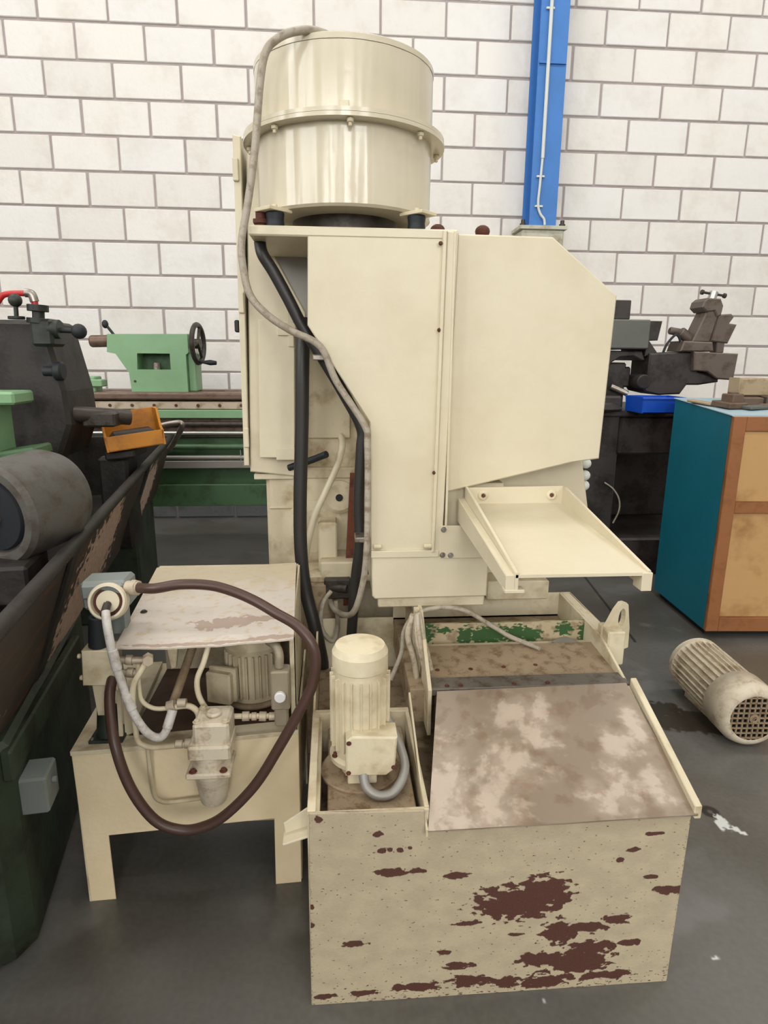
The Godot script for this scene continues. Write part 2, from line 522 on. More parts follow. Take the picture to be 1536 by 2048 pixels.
	var soft := fnl(61, 0.006, 5)
	var grain := fnl(62, 0.25, 2)
	var oil := [[1.10, -1.73, 0.13, 0.06], [1.15, -1.69, 0.06, 0.04], [1.04, -1.74, 0.08, 0.02], [1.02, -1.8, 0.1, 0.05], [1.06, -1.72, 0.025, 0.02]]
	var fleck := [[0.945, -1.29, 0.014, 0.03], [0.962, -1.262, 0.01, 0.012], [0.93, -1.275, 0.008, 0.02], [0.972, -1.248, 0.01, 0.008], [0.925, -1.37, 0.008, 0.008], [0.36, -0.877, 0.003, 0.005], [0.715, -0.935, 0.01, 0.004]]
	for y in H:
		for x in W:
			var wx := -2.5 + 6.0 * (x + 0.5) / W
			var wz := -4.45 + 6.0 * (y + 0.5) / H
			var d := soft.get_noise_2d(x, y)
			var c := Color(0.4, 0.395, 0.38).lerp(Color(0.33, 0.32, 0.295), smoothstep(-0.2, 0.5, d))
			c = c.lightened(0.035 * grain.get_noise_2d(x, y))
			c = c.lerp(Color(0.5, 0.5, 0.5), 0.5 * smoothstep(0.3, 0.6, soft.get_noise_2d(x * 1.7 + 800, y * 1.7)))
			if wx > 0.6 and wx < 1.5 and wz < -0.8 and wz > -2.1:
				c = c.lerp(Color(0.2, 0.17, 0.14), 0.85 * smoothstep(-0.1, 0.15, blot(wx, wz, oil, wob, Vector2(40, 40), 0.5)))
				var rr := Vector2(wx - 0.935, wz + 1.325).length()
				c = c.lerp(Color(0.13, 0.12, 0.11), smoothstep(0.024, 0.019, rr) * smoothstep(0.006, 0.009, rr))
			if wx > 0.3 and wz > -1.5:
				c = c.lerp(Color(0.83, 0.84, 0.84), smoothstep(0.0, 0.2, blot(wx, wz, fleck, wob, Vector2(300, 300), 0.5)))
			if wz < -2.3 and absf(wx - (1.303 + (wz + 3.136) * -0.122)) < 0.006: c = c.darkened(0.4)
			im.set_pixel(x, y, c)
	painted("floor_paint", im, 0.3)

# ------------------------------------------------------------------ scene
func _ready():
	# camera, exposure, lamps
	var cam := Camera3D.new()
	cam.name = "camera"
	var yaw := deg_to_rad(4.501)
	var pitch := deg_to_rad(13.592)
	var roll := deg_to_rad(0.4846)
	cam.transform = Transform3D(Basis(Vector3.UP, -yaw) * Basis(Vector3.RIGHT, -pitch) * Basis(Vector3.BACK, roll), Vector3(0, 1.107, 0))
	cam.fov = 77.236
	cam.near = 0.02
	add_child(cam)
	var we := WorldEnvironment.new()
	we.name = "environment"
	var env := Environment.new()
	env.background_mode = Environment.BG_COLOR
	env.background_color = Color(0.7, 0.75, 0.8)
	env.tonemap_mode = Environment.TONE_MAPPER_LINEAR
	env.tonemap_exposure = 0.7
	env.sdfgi_enabled = true
	env.ssao_enabled = true
	env.ssil_enabled = true
	we.environment = env
	add_child(we)
	materials()
	lamps()
	shell()
	press_machine()
	exhaust_fan()
	coolant_tank()
	coolant_pump()
	power_unit()
	hoses()
	old_lathe()
	green_lathe()
	shaper()
	cupboard()
	loose_motor()

func lamps():
	for z in [-2.4, 0.6, 3.6]:
		for x in [-2.6, 0.4, 3.4]:
			var o := thing("ceiling_lamp", "long white ceiling lamp, %s of the %s row" % [{-2.6: "left one", 0.4: "middle one", 3.4: "right one"}[x], {-2.4: "foremost", 0.6: "middle", 3.6: "rearmost"}[z]], "lamp", V(x, 4.9, z), "ceiling lamps of the hall")
			var b := B.new()
			b.box(V(x, 4.95, z), V(1.6, 0.08, 0.5), 0.01)
			part("housing", b, M.plaster, o)
			b = B.new()
			b.box(V(x, 4.9, z), V(1.5, 0.02, 0.42), 0.004)
			part("diffuser", b, M.lamp_glow, o)
			var l := AreaLight3D.new()
			l.name = "lamp_light"
			l.area_size = Vector2(1.5, 0.42)
			l.area_normalize_energy = true
			l.light_color = Color(1.0, 0.985, 0.965)
			l.light_energy = {-2.4: 6.0, 0.6: 2.5, 3.6: 1.5}[z] * {-2.6: 1.1, 0.4: 1.0, 3.4: 1.1}[x]
			l.area_range = 20.0
			l.area_attenuation = 2.0
			l.shadow_enabled = true
			add_child(l)
			l.position = V(x, 4.88, z)
			l.rotation = Vector3(-PI / 2, 0, 0)

func windows():
	# tall frosted windows in the walls behind and left of the viewer, bright with daylight
	var k := 0
	for q in [[V(-2.6, 1.9, 6.99), 0.0, 14.0], [V(0.1, 1.9, 6.99), 0.0, 18.0], [V(3.2, 1.9, 6.99), 0.0, 16.0], [V(-4.99, 1.9, 0.4), -PI / 2, 8.0], [V(-4.99, 1.9, 2.6), -PI / 2, 8.0]]:
		k += 1
		var w := Node3D.new()
		w.name = "window_%d" % k
		w.position = q[0]
		w.rotation.y = q[1]
		w.set_meta("kind", "structure")
		add_child(w)
		org[w] = Vector3.ZERO
		var b := B.new()
		b.span(V(-0.7, 0, -0.03), V(0.7, 2.8, 0), 0.002)
		part("window_pane", b, M.window_glow, w)
		for f in [[-0.75, -0.69, -0.05, 2.85], [0.69, 0.75, -0.05, 2.85], [-0.7, 0.7, -0.05, 0.02], [-0.7, 0.7, 2.78, 2.85], [-0.02, 0.02, 0.0, 2.8], [-0.7, 0.7, 1.38, 1.42]]:
			b = B.new()
			b.span(V(f[0], f[2], -0.06), V(f[1], f[3], 0.01), 0.003)
			part("window_frame", b, M.steel_dark, w)
		var l := AreaLight3D.new()
		l.name = "window_light"
		l.area_size = Vector2(1.36, 2.76)
		l.area_normalize_energy = true
		l.light_color = Color(1.0, 0.985, 0.965)
		l.light_energy = q[2]
		l.area_range = 24.0
		l.area_attenuation = 2.0
		l.shadow_enabled = true
		add_child(l)
		l.transform = w.transform * Transform3D(Basis(), V(0, 1.4, -0.07))

func shell():
	# floor and hall
	var b := B.new()
	b.prism(poly([-2.5, -1.55, 3.5, -1.55, 3.5, 4.45, -2.5, 4.45]), Transform3D(Basis(Vector3.RIGHT, Vector3.FORWARD, Vector3.UP), Vector3.ZERO), -0.2, 0.0, 0.0, Rect2(-2.5, -1.55, 6, 6))
	var fl := struct("floor", b, M.floor_paint)
	fl.set_meta("label", "grey painted concrete floor with an oil patch")
	b = B.new()
	var plain := mat("floor_plain", Color(0.38, 0.375, 0.36), 0.3, 0, "soft", 0.6)
	b.span(V(-5, -0.2, -4.45), V(-2.5, 0, 7), 0)
	b.span(V(3.5, -0.2, -4.45), V(6, 0, 7), 0)
	b.span(V(-2.5, -0.2, 1.55), V(3.5, 0, 7), 0)
	struct("floor", b, plain)
	b = B.new()
	b.span(V(-5.2, 5.0, -4.7), V(6.2, 5.2, 7.2), 0)
	struct("ceiling", b, M.plaster)
	b = B.new()
	b.span(V(-5.2, -0.2, -4.7), V(-5, 5.0, 7.2), 0)
	struct("wall_left", b, M.plaster)
	b = B.new()
	b.span(V(6, -0.2, -4.7), V(6.2, 5.0, 7.2), 0)
	struct("wall_right", b, M.plaster)
	b = B.new()
	b.span(V(-5, -0.2, 7), V(6, 5.0, 7.2), 0)
	struct("wall_front", b, M.plaster)
	windows()
	# block wall: mortar bed with every block of the view laid in front of it
	b = B.new()
	b.span(V(-5, -0.2, -4.7), V(6, 5.0, -4.4505), 0)
	var wall := struct("wall_back", b, M.mortar)
	var rng := RandomNumberGenerator.new()
	rng.seed = 77
	var shapes := []
	for kind in 5:
		for full in [0.388, 0.188]:
			var s := B.new()
			s.box(Vector3.ZERO, V(full - rng.randf() * 0.004, 0.188 - rng.randf() * 0.004, 0.06), 0.004)
			shapes.append([mesh_of(s, null, Vector3.ZERO), full])
	var skins := [M.block_white, M.block_grey, M.block_cool, M.block_white]
	var far: Array[Transform3D] = []
	for row in range(-8, 16):
		var y := (15.5 - row) * 0.2
		if y > 4.98: continue
		var even := posmod(row, 2) == 0
		var joints := []   # left edges in blocks; the bond is broken behind the blue column
		var c := -8.0 if even else -8.5
		while c < 7.4:
			joints.append([c, 1.0])
			c += 1.0
		if even:
			joints[-1] = [7.0, 0.5]
			c = 7.5
		else:
			joints.append([7.5, 0.5])
			c = 8.0
		while c < 19.0:
			joints.append([c, 1.0])
			c += 1.0
		for q in joints:
			var w: float = q[1]
			var x: float = (q[0] + w / 2) * 0.4 - 1.6965
			if x - w * 0.2 < -5.0 or x + w * 0.2 > 6.0: continue
			var near: bool = x > -2.25 and x < 3.25 and y < 3.35
			var k := rng.randi() % 5
			var place := Transform3D(Basis(Vector3.BACK, rng.randf_range(-0.004, 0.004)), V(x + rng.randf_range(-0.0015, 0.0015), y + rng.randf_range(-0.0015, 0.0015), -4.4717 + rng.randf_range(-0.0015, 0.0015)))
			if not near:
				if w == 1.0: far.append(place)
				continue
			var o := MeshInstance3D.new()
			o.name = "block"
			o.mesh = shapes[k * 2 + (0 if w == 1.0 else 1)][0]
			o.material_override = skins[rng.randi() % 4] if row < 15 else M.block_base
			o.transform = place
			wall.add_child(o, true)
	var mm := MultiMesh.new()
	mm.transform_format = MultiMesh.TRANSFORM_3D
	mm.mesh = shapes[0][0]
	mm.instance_count = far.size()
	for i in far.size(): mm.set_instance_transform(i, far[i])
	var mi := MultiMeshInstance3D.new()
	mi.name = "block_field"
	mi.multimesh = mm
	mi.material_override = M.block_white
	mi.set_meta("kind", "stuff")
	wall.add_child(mi, true)
	# blue steel column on a pad, with its conduit
	var col := thing("steel_column", "blue painted steel column against the white block wall", "column", V(1.33, 1.9, -4.34))
	b = B.new()
	b.span(V(1.236, 1.917, -4.272), V(1.408, 4.99, -4.262), 0.001)
	part("flange", b, M.blue_paint, col)
	b = B.new()
	b.span(V(1.236, 1.917, -4.432), V(1.408, 4.99, -4.422), 0.001)
	part("flange", b, M.blue_paint, col)
	b = B.new()
	b.span(V(1.296, 1.917, -4.422), V(1.306, 4.99, -4.272), 0.001)
	part("web", b, M.blue_paint, col)
	b = B.new()
	b.span(V(1.24, 2.815, -4.263), V(1.404, 2.828, -4.25), 0.001)
	part("stiffener", b, M.blue_paint, col)
	b = B.new()
	b.span(V(1.17, 1.895, -4.43), V(1.475, 1.917, -4.235), 0.002)
	var bp := part("base_plate", b, M.concrete_pad, col)
	bolts(bp, [V(1.195, 1.917, -4.26), V(1.448, 1.917, -4.26)], Vector3.UP, 0.013, 0.035, M.steel_dark)
	b = B.new()
	b.span(V(1.19, 0.0, -4.44), V(1.46, 1.895, -4.25), 0.006)
	struct("trim_1", b, M.concrete_pad)
	var cd := thing("conduit_pipe", "thin pale conduit running down the blue column", "pipe", V(1.3, 1.92, -4.25))
	b = B.new()
	b.cyl(V(1.293, 2.3, -4.25), V(1.293, 4.95, -4.25), 0.011, 12)
	part("rigid_pipe", b, M.conduit_grey, cd)
	b = B.new()
	b.tube([V(1.293, 2.31, -4.25), V(1.286, 2.15, -4.25), V(1.282, 2.04, -4.25), V(1.3, 1.985, -4.25), V(1.325, 1.955, -4.248), V(1.33, 1.92, -4.245)], 0.008, 8, 5)
	part("flexible_pipe", b, M.conduit_grey, cd)
	for y in [2.2, 2.03, 3.1]:
		b = B.new()
		b.box(V(1.288, y, -4.254), V(0.05, 0.012, 0.012), 0.002)
		part("clip", b, M.conduit_grey, cd)

# ---------------------------------------------------------------- press machine
func press_machine():
	var o := thing("press_machine", "tall cream press machine with chute and sheet metal guards below a round fan", "machine", V(0.15, 0, -1.85))
	var cp: Material = M.cream_paint
	var b := B.new()
	# column behind, lower and upper castings
	b.span(V(-0.185, 0, -2.35), V(0.42, 0.8, -1.72), 0.01)
	b.span(V(-0.12, 0.8, -2.3), V(0.5, 1.345, -1.74), 0.01)
	b.span(V(-0.175, 0.785, -2.3), V(0.1, 0.815, -1.715), 0.004)
	b.span(V(-0.178, 0.702, -1.722), V(0.06, 0.708, -1.716), 0.002)
	var colm := part("column", b, M.cream_dull, o)
	b = B.new()
	b.span(V(-0.11, 0.893, -1.742), V(0.043, 1.2, -1.73), 0.002)
	part("access_plate", b, M.cream_dull, colm)
	b = B.new()
	b.lathe([Vector2(0, 0), Vector2(0.085, 0), Vector2(0.085, 0.006), Vector2(0.06, 0.012), Vector2(0, 0.012)], B.ax(V(-0.06, 0.64, -1.722), Vector3.BACK), 32)
	part("round_cover", b, M.cream_dull, colm)
	b = B.new()
	b.lathe([Vector2(0, 0), Vector2(0.046, 0), Vector2(0.046, 0.01), Vector2(0.036, 0.016), Vector2(0, 0.016)], B.ax(V(0.012, 0.735, -1.72), Vector3.BACK), 28)
	var boss := part("bearing_boss", b, M.cream_dull, colm)
	b = B.new()
	b.lathe([Vector2(0, 0), Vector2(0.01, 0), Vector2(0.01, 0.0185), Vector2(0.0, 0.0185)], B.ax(V(0.012, 0.735, -1.72), Vector3.BACK), 20)
	part("bearing_hole", b, M.black, boss)
	b = B.new()
	b.box(V(0.02, 0.56, -1.66), V(0.12, 0.05, 0.12), 0.004)
	b.box(V(-0.02, 0.6, -1.68), V(0.05, 0.16, 0.07), 0.004)
	b.span(V(-0.1, 0.53, -1.72), V(0.1, 0.548, -1.6), 0.003)
	part("slide_base", b, M.cream_dull, colm)
	b = B.new()
	b.cyl(V(-0.045, 0.03, -1.62), V(-0.045, 0.53, -1.62), 0.045, 20)
	part("guide_cylinder", b, M.tan_dirt, colm)
	b = B.new()
	b.prism(poly([0.04, 0.815, 0.07, 0.815, 0.066, 0.45, 0.02, 0.45]), at_z(-1.64), 0, 0.006, 0.001)
	part("brown_strip", b, M.brown_strap, o)
	b = B.new()
	b.span(V(-0.03, 0.49, -1.64), V(0.04, 0.545, -1.58), 0.004)
	b.cyl(V(-0.03, 0.52, -1.6), V(0.03, 0.52, -1.575), 0.012, 12)
	part("limit_switch", b, M.steel_dark, o)
	b = B.new()
	b.tube([V(-0.12, 0.82, -1.69), V(-0.06, 0.845, -1.66), V(-0.02, 0.865, -1.63)], 0.009, 10)
	part("clamp_lever", b, M.rubber, o)
	# electrical cabinet on the left
	b = B.new()
	b.prism(poly([-0.201, 1.59, -0.05, 1.59, -0.05, 1.382, -0.16, 1.382, -0.068, 1.214, -0.069, 1.135, -0.098, 1.122, -0.105, 0.795, -0.223, 0.808]), at_z(-1.7), -0.36, 0, 0.003)
	b.span(V(-0.215, 0.785, -2.04), V(-0.11, 0.8, -1.71), 0.002)
	var cab := part("electrical_cabinet", b, cp, o)
	b = B.new()
	b.prism(poly([-0.231, 1.612, -0.212, 1.608, -0.224, 0.826, -0.237, 0.826]), at_z(-1.69), -0.34, 0, 0.002)
	part("cabinet_door", b, cp, cab)
	for q in [[1.535, -0.226], [1.235, -0.226], [0.9, -0.228]]:
		b = B.new()
		b.box(V(q[1], q[0], -1.688), V(0.014, 0.05, 0.012), 0.002)
		part("hinge", b, cp, cab)
	b = B.new()
	b.box(V(-0.243, 1.18, -1.72), V(0.012, 0.03, 0.02), 0.003)
	part("door_latch", b, M.rubber, cab)
	b = B.new()
	b.prism(poly([-0.184, 1.195, -0.095, 1.195, -0.103, 0.85, -0.193, 0.85]), at_z(-1.69), 0, 0.022, 0.002)
	var jb := part("switch_box", b, cp, cab)
	for q in [[-0.115, 1.172, 0.045], [-0.125, 0.86, 0.05]]:
		b = B.new()
		b.box(V(q[0], q[1], -1.666), V(q[2], 0.03, 0.006), 0.001)
		part("box_clasp", b, cp, jb)
	b = B.new()
	b.span(V(-0.112, 1.13, -1.69), V(-0.098, 1.21, -1.664), 0.001)
	part("box_edge", b, cp, jb)
	b = B.new()
	b.prism(poly([-0.2, 1.346, 0.02, 1.346, 0.02, 1.12, -0.2, 1.12]), at_z(-1.71), 0, 0.006)
	part("inner_plate", b, M.bare_grey, o)
	# front cover box with its folded trim
	b = B.new()
	b.prism(poly([-0.05, 1.363, 0.236, 1.362, 0.236, 0.668, 0.082, 0.668, 0.079, 0.966, -0.054, 1.171]), at_z(-1.42), -0.02, 0, 0.002)
	b.span(V(0.1, 0.66, -1.74), V(0.24, 1.35, -1.44), 0.002)
	var cov := part("front_cover", b, cp, o)
	b = B.new()
	b.prism(poly([0.238, 1.362, 0.262, 1.36, 0.2465, 0.655, 0.228, 0.655]), at_z(-1.42), -0.3, 0.007, 0.002)
	b.prism(poly([0.229, 1.362, 0.237, 1.362, 0.229, 0.668, 0.222, 0.668]), at_z(-1.42), -0.02, 0.012, 0.0015)
	b.span(V(0.082, 0.655, -1.44), V(0.24, 0.672, -1.411), 0.0015)
	b.span(V(0.252, 0.68, -1.44), V(0.257, 1.362, -1.41), 0.001)
	part("trim_strip", b, cp, cov)
	bolts(cov, [V(0.224, 1.337, -1.41), V(0.226, 1.164, -1.41), V(0.2235, 0.855, -1.41)], Vector3.BACK, 0.003, 0.004, M.rust, "screw")
	for x in [0.097, 0.213]:
		b = B.new()
		b.cyl(V(x - 0.009, 0.682, -1.413), V(x + 0.009, 0.682, -1.413), 0.006, 10)
		part("hinge_pin", b, M.cream_dirty, cov)
	b = B.new()
	b.span(V(-0.17, 1.346, -2.1), V(0.262, 1.366, -1.418), 0.003)
	var tp := part("top_plate", b, cp, o)
	for x in [0.277, 0.397]:
		b = B.new()
		b.cyl(V(x, 1.36, -1.8), V(x, 1.42, -1.8), 0.012, 10)
		b.ball(V(x, 1.432, -1.8), 0.02, 14, 0.8)
		part("lifting_knob", b, M.rust, tp)
	b = B.new()
	b.cyl(V(-0.148, 1.366, -1.46), V(-0.148, 1.4, -1.46), 0.011, 12)
	b.cyl(V(-0.148, 1.375, -1.46), V(-0.148, 1.384, -1.46), 0.018, 6)
	part("stud", b, M.rust, tp)
	# lower box, its plate and foot flange
	b = B.new()
	b.prism(poly([0.083, 0.66, 0.36, 0.668, 0.358, 0.555, 0.092, 0.553, 0.086, 0.56]), at_z(-1.414), -0.34, 0, 0.003)
	var lb := part("lower_box", b, cp, o)
	b = B.new()
	b.prism(poly([0.242, 0.731, 0.327, 0.73, 0.345, 0.693, 0.357, 0.652, 0.243, 0.652]), at_z(-1.414), 0, 0.004, 0.001)
	part("cover_plate", b, cp, lb)
	bolts(lb, [V(0.249, 0.722, -1.41), V(0.248, 0.661, -1.41), V(0.267, 0.66, -1.41), V(0.346, 0.66, -1.41)], Vector3.BACK, 0.0045, 0.005, M.steel, "screw")
	b = B.new()
	b.span(V(0.1, 0.527, -1.74), V(0.356, 0.554, -1.425), 0.003)
	part("foot_flange", b, M.cream_dirty, lb)
	# body at the right behind the chute
	b = B.new()
	b.prism(poly([0.25, 1.3, 0.58, 1.3, 0.6, 0.9, 0.618, 0.854, 0.645, 0.72, 0.645, 0.68, 0.25, 0.68]), at_z(-1.54), -0.6, 0, 0.004)
	b.span(V(0.25, 0.68, -2.1), V(0.4, 0.82, -1.46), 0.003)
	var body := part("side_body", b, cp, o)
	b = B.new()
	b.span(V(0.3, 0.56, -2.1), V(0.58, 0.7, -1.56), 0.004)
	part("side_foot", b, M.cream_dirty, body)
	b = B.new()
	b.span(V(0.38, 0.51, -1.7), V(0.54, 0.56, -1.5), 0.003)
	part("chute_bracket", b, M.cream_dirty, body)
	for y in [0.83, 0.797, 0.769]:
		b = B.new()
		b.ball(V(0.683, y, -1.68), 0.014, 14)
		part("white_knob", b, M.conduit_grey, body)
	b = B.new()
	b.prism(poly([0.264, 1.361, 0.47, 1.359, 0.622, 1.242, 0.614, 0.881, 0.548, 0.872, 0.252, 0.803]), at_z(-1.435), -0.5, 0, 0.003)
	part("side_guard", b, cp, o)
	# discharge chute
	b = B.new()
	b.prism(poly([0.309, 0.815, 0.535, 0.818, 0.535, 0.775, 0.309, 0.775]), at_z(-1.44), 0, 0.008, 0.001)
	b.prism(poly([1.435, 0.778, 1.0, 0.7535, 1.0, 0.748, 1.435, 0.772]), Transform3D(Basis(Vector3.FORWARD, Vector3.UP, Vector3.RIGHT), Vector3.ZERO), 0.3, 0.535, 0.0008)
	var ch := part("chute", b, cp, o)
	for q in [[0.3005, 0.307], [0.531, 0.537]]:
		b = B.new()
		b.prism(poly([1.435, 0.818, 1.42, 0.818, 1.0, 0.757, 1.0, 0.722, 1.05, 0.722, 1.435, 0.74]), Transform3D(Basis(Vector3.FORWARD, Vector3.UP, Vector3.RIGHT), Vector3.ZERO), q[0], q[1], 0.001)
		part("gusset", b, cp, ch)
	b = B.new()
	b.prism(poly([1.435, 0.79, 1.0, 0.752, 1.0, 0.722, 1.435, 0.735]), Transform3D(Basis(Vector3.FORWARD, Vector3.UP, Vector3.RIGHT), Vector3.ZERO), 0.285, 0.301, 0.0015)
	b.span(V(0.284, 0.721, -1.02), V(0.318, 0.727, -0.9985), 0.001)
	part("side_rail", b, cp, ch)
	b = B.new()
	b.span(V(0.521, 0.7205, -1.03), V(0.5395, 0.7535, -0.998), 0.001)
	part("end_lip", b, cp, ch)
	for x in [0.343, 0.505]:
		b = B.new()
		b.lathe([Vector2(0, 0), Vector2(0.012, 0), Vector2(0.012, 0.002), Vector2(0.009, 0.004), Vector2(0.006, 0.004), Vector2(0.005, 0.001), Vector2(0, 0.001)], B.ax(V(x, 0.797, -1.432), Vector3.BACK), 20)
		part("screw", b, M.cream_dirty, ch)
		b = B.new()
		b.cyl(V(x, 0.797, -1.432), V(x, 0.797, -1.4275), 0.0045, 6)
		part("screw_socket", b, M.rust, ch)

func exhaust_fan():
	var c := V(0.03, 0, -1.6)
	var o := thing("exhaust_fan", "large round cream fan housing with bolted ring on top of the press machine", "fan", V(0.03, 1.366, -1.6))
	var b := B.new()
	b.lathe([Vector2(0, 1.404), Vector2(0.19, 1.404), Vector2(0.1955, 1.409)], Transform3D(Basis(), c), 72)
	b.wavy(c, 0.1955, 1.409, 1.56, 4, 0.0016)
	var dr := part("lower_drum", b, M.cream_gloss, o)
	b = B.new()
	b.wavy(c, 0.1955, 1.574, 1.698, 7, 0.0016)
	var ud := part("upper_drum", b, M.cream_gloss, o)
	b = B.new()
	b.lathe([Vector2(0.19, 1.697), Vector2(0.1965, 1.699), Vector2(0.1965, 1.709), Vector2(0.19, 1.713), Vector2(0, 1.72)], Transform3D(Basis(), c), 72)
	part("lid", b, M.cream_gloss, o)
	b = B.new()
	b.lathe([Vector2(0.19, 1.558), Vector2(0.224, 1.558), Vector2(0.224, 1.5655), Vector2(0.19, 1.5655)], Transform3D(Basis(), c), 72)
	b.lathe([Vector2(0.19, 1.5665), Vector2(0.223, 1.5665), Vector2(0.223, 1.574), Vector2(0.19, 1.574)], Transform3D(Basis(), c), 72)
	part("ring_flange", b, M.cream_gloss, o)
	for k in 8:
		var a := deg_to_rad(-90 + 2 + 45 * k)
		var p := c + V(cos(a) * 0.21, 0, -sin(a) * 0.21)
		b = B.new()
		b.cyl(p + V(0, 1.543, 0), p + V(0, 1.576, 0), 0.004, 8)
		b.cyl(p + V(0, 1.55, 0), p + V(0, 1.558, 0), 0.0075, 6)
		part("bolt", b, M.cream_dirty, o)
	b = B.new()
	b.box(V(0.026, 1.583, -1.4035), V(0.019, 0.02, 0.003), 0.001)
	part("label_tab", b, M.cream_paint, ud)
	b = B.new()
	b.cyl(c + V(0, 1.367, 0), c + V(0, 1.405, 0), 0.12, 40)
	part("outlet_collar", b, M.steel_dark, o)
	b = B.new()
	b.box(c + V(-0.02, 1.712, 0.155), V(0.12, 0.01, 0.03), 0.003)
	part("cable_clip", b, M.cream_gloss, o)
	for sx in [-1.0, 1.0]:
		for sz in [-1.0, 1.0]:
			var p: Vector3 = c + V(sx * 0.148, 0, sz * 0.148)
			b = B.new()
			b.lathe([Vector2(0, 1.366), Vector2(0.018, 1.366), Vector2(0.0195, 1.369), Vector2(0.018, 1.381), Vector2(0.0195, 1.394), Vector2(0.018, 1.397), Vector2(0, 1.397)], Transform3D(Basis(), p), 20)
			part("rubber_mount", b, M.rubber, o)
			b = B.new()
			b.prism(poly([-0.03, -0.02, 0.03, -0.02, 0.03, 0.03, -0.03, 0.03]), Transform3D(Basis(Vector3.UP, -PI / 4 * sx * sz + (0.0 if sz > 0 else PI)) * Basis(Vector3.RIGHT, Vector3.FORWARD, Vector3.UP), p), 1.397, 1.404, 0.001)
			b.cyl(p + V(0, 1.404, 0), p + V(0, 1.412, 0), 0.006, 6)
			part("mount_bracket", b, M.cream_dirty, o)

# ---------------------------------------------------------------- coolant tank
func coolant_tank():
	var o := thing("coolant_tank", "cream coolant tank on the floor with flaking paint on its front and a sloping lid", "tank", V(0.28, 0, -1.23))
	var side := Transform3D(Basis(Vector3.FORWARD, Vector3.UP, Vector3.RIGHT), Vector3.ZERO)   # x runs away from the viewer
	var b := B.new()
	b.prism(poly([-0.05, 0, 0.597, 0, 0.6, 0.358, 0.143, 0.35, 0.141, 0.386, -0.047, 0.39]), at_z(-0.9), -0.002, 0.004, 0.0008, Rect2(-0.05, 0, 0.65, 0.388))
	part("front_panel", b, M.tank_front, o)
	b = B.new()
	b.prism(poly([0.9, 0, 0.9, 0.385, 1.2, 0.385, 1.57, 0.44, 1.57, 0]), side, -0.05, -0.045, 0.001)
	var left_side := part("side_panel", b, M.cream_dirty, o)
	b = B.new()
	b.span(V(-0.05, 0.382, -1.2), V(-0.036, 0.391, -0.902), 0.001)
	part("edge_strip", b, M.cream_dirty, left_side)
	b = B.new()
	b.prism(poly([0.9, 0, 0.9, 0.36, 1.14, 0.452, 1.3, 0.5, 1.57, 0.5, 1.57, 0]), side, 0.594, 0.6, 0.001)
	part("side_panel", b, M.cream_dirty, o)
	b = B.new()
	b.span(V(0.6, 0.494, -1.57), V(0.624, 0.5, -1.3), 0.001)
	b.prism(poly([1.3, 0.36, 1.3, 0.5, 1.57, 0.5, 1.57, 0.36]), side, 0.62, 0.626, 0.001)
	part("trough_side", b, M.cream_dirty, o)
	b = B.new()
	b.span(V(-0.05, 0, -1.575), V(0.626, 0.44, -1.57), 0.001)
	b.span(V(0.15, 0.42, -1.575), V(0.626, 0.5, -1.57), 0.001)
	part("rear_panel", b, M.cream_dirty, o)
	b = B.new()
	b.span(V(-0.045, 0.005, -1.57), V(0.595, 0.3, -0.905), 0.002)
	part("liquid_bottom", b, M.tan_dirt, o)
	# pump well at the left
	b = B.new()
	b.span(V(-0.045, 0.3, -1.2), V(-0.03, 0.382, -0.905), 0.001)
	b.span(V(0.142, 0.3, -1.2), V(0.15, 0.388, -0.905), 0.001)
	b.span(V(-0.045, 0.3, -1.21), V(0.15, 0.39, -1.195), 0.001)
	b.span(V(-0.045, 0.379, -0.91), V(0.15, 0.384, -0.903), 0.001)
	part("well_frame", b, M.cream_dull, o)
	b = B.new()
	b.span(V(-0.018, 0.31, -1.19), V(0.134, 0.358, -0.915), 0.002)
	part("well_plate", b, M.tan_dirt, o)
	# sloping lid
	b = B.new()
	var sl := func(x: float, z: float, dy: float) -> Vector3: return V(x, 0.357 + (x - 0.146) * 0.015 + (-z - 0.884) * 0.1 / 0.266 + dy, z)
	b.quad(sl.call(0.146, -0.884, 0.0), sl.call(0.604, -0.884, 0.0), sl.call(0.59, -1.15, 0.0), sl.call(0.2, -1.15, 0.0))
	var nrm := Vector3(0, 0.262, 0.09).normalized() * -0.004
	b.quad(sl.call(0.2, -1.15, 0.0) + nrm, sl.call(0.59, -1.15, 0.0) + nrm, sl.call(0.604, -0.884, 0.0) + nrm, sl.call(0.146, -0.884, 0.0) + nrm)
	b.quad(sl.call(0.146, -0.884, 0.0) + nrm, sl.call(0.604, -0.884, 0.0) + nrm, sl.call(0.604, -0.884, 0.0), sl.call(0.146, -0.884, 0.0))
	b.quad(sl.call(0.2, -1.15, 0.0) + nrm, sl.call(0.146, -0.884, 0.0) + nrm, sl.call(0.146, -0.884, 0.0), sl.call(0.2, -1.15, 0.0))
	var lid := part("sloping_lid", b, M.lid_film, o, "sloping lid with pale dried splashes")
	b = B.new()
	b.prism(poly([0.885, 0.345, 0.885, 0.3585, 1.15, 0.4575, 1.15, 0.44]), side, 0.1425, 0.1465, 0.0008)
	part("lid_edge", b, M.cream_dull, lid)
	b = B.new()
	b.prism(poly([0.886, 0.355, 0.886, 0.378, 1.15, 0.474, 1.15, 0.452]), side, 0.598, 0.611, 0.0015)
	part("raised_edge", b, M.cream_dirty, lid)
	# bar, slide plate and trough behind the lid
	b = B.new()
	b.span(V(0.19, 0.446, -1.2), V(0.6, 0.462, -1.152), 0.002)
	var bar := part("cross_bar", b, M.grey_bar, o)
	bolts(bar, [V(0.222, 0.462, -1.162), V(0.25, 0.462, -1.162), V(0.36, 0.462, -1.162), V(0.43, 0.462, -1.162)], Vector3.UP, 0.0035, 0.004, M.rust, "screw")
	b = B.new()
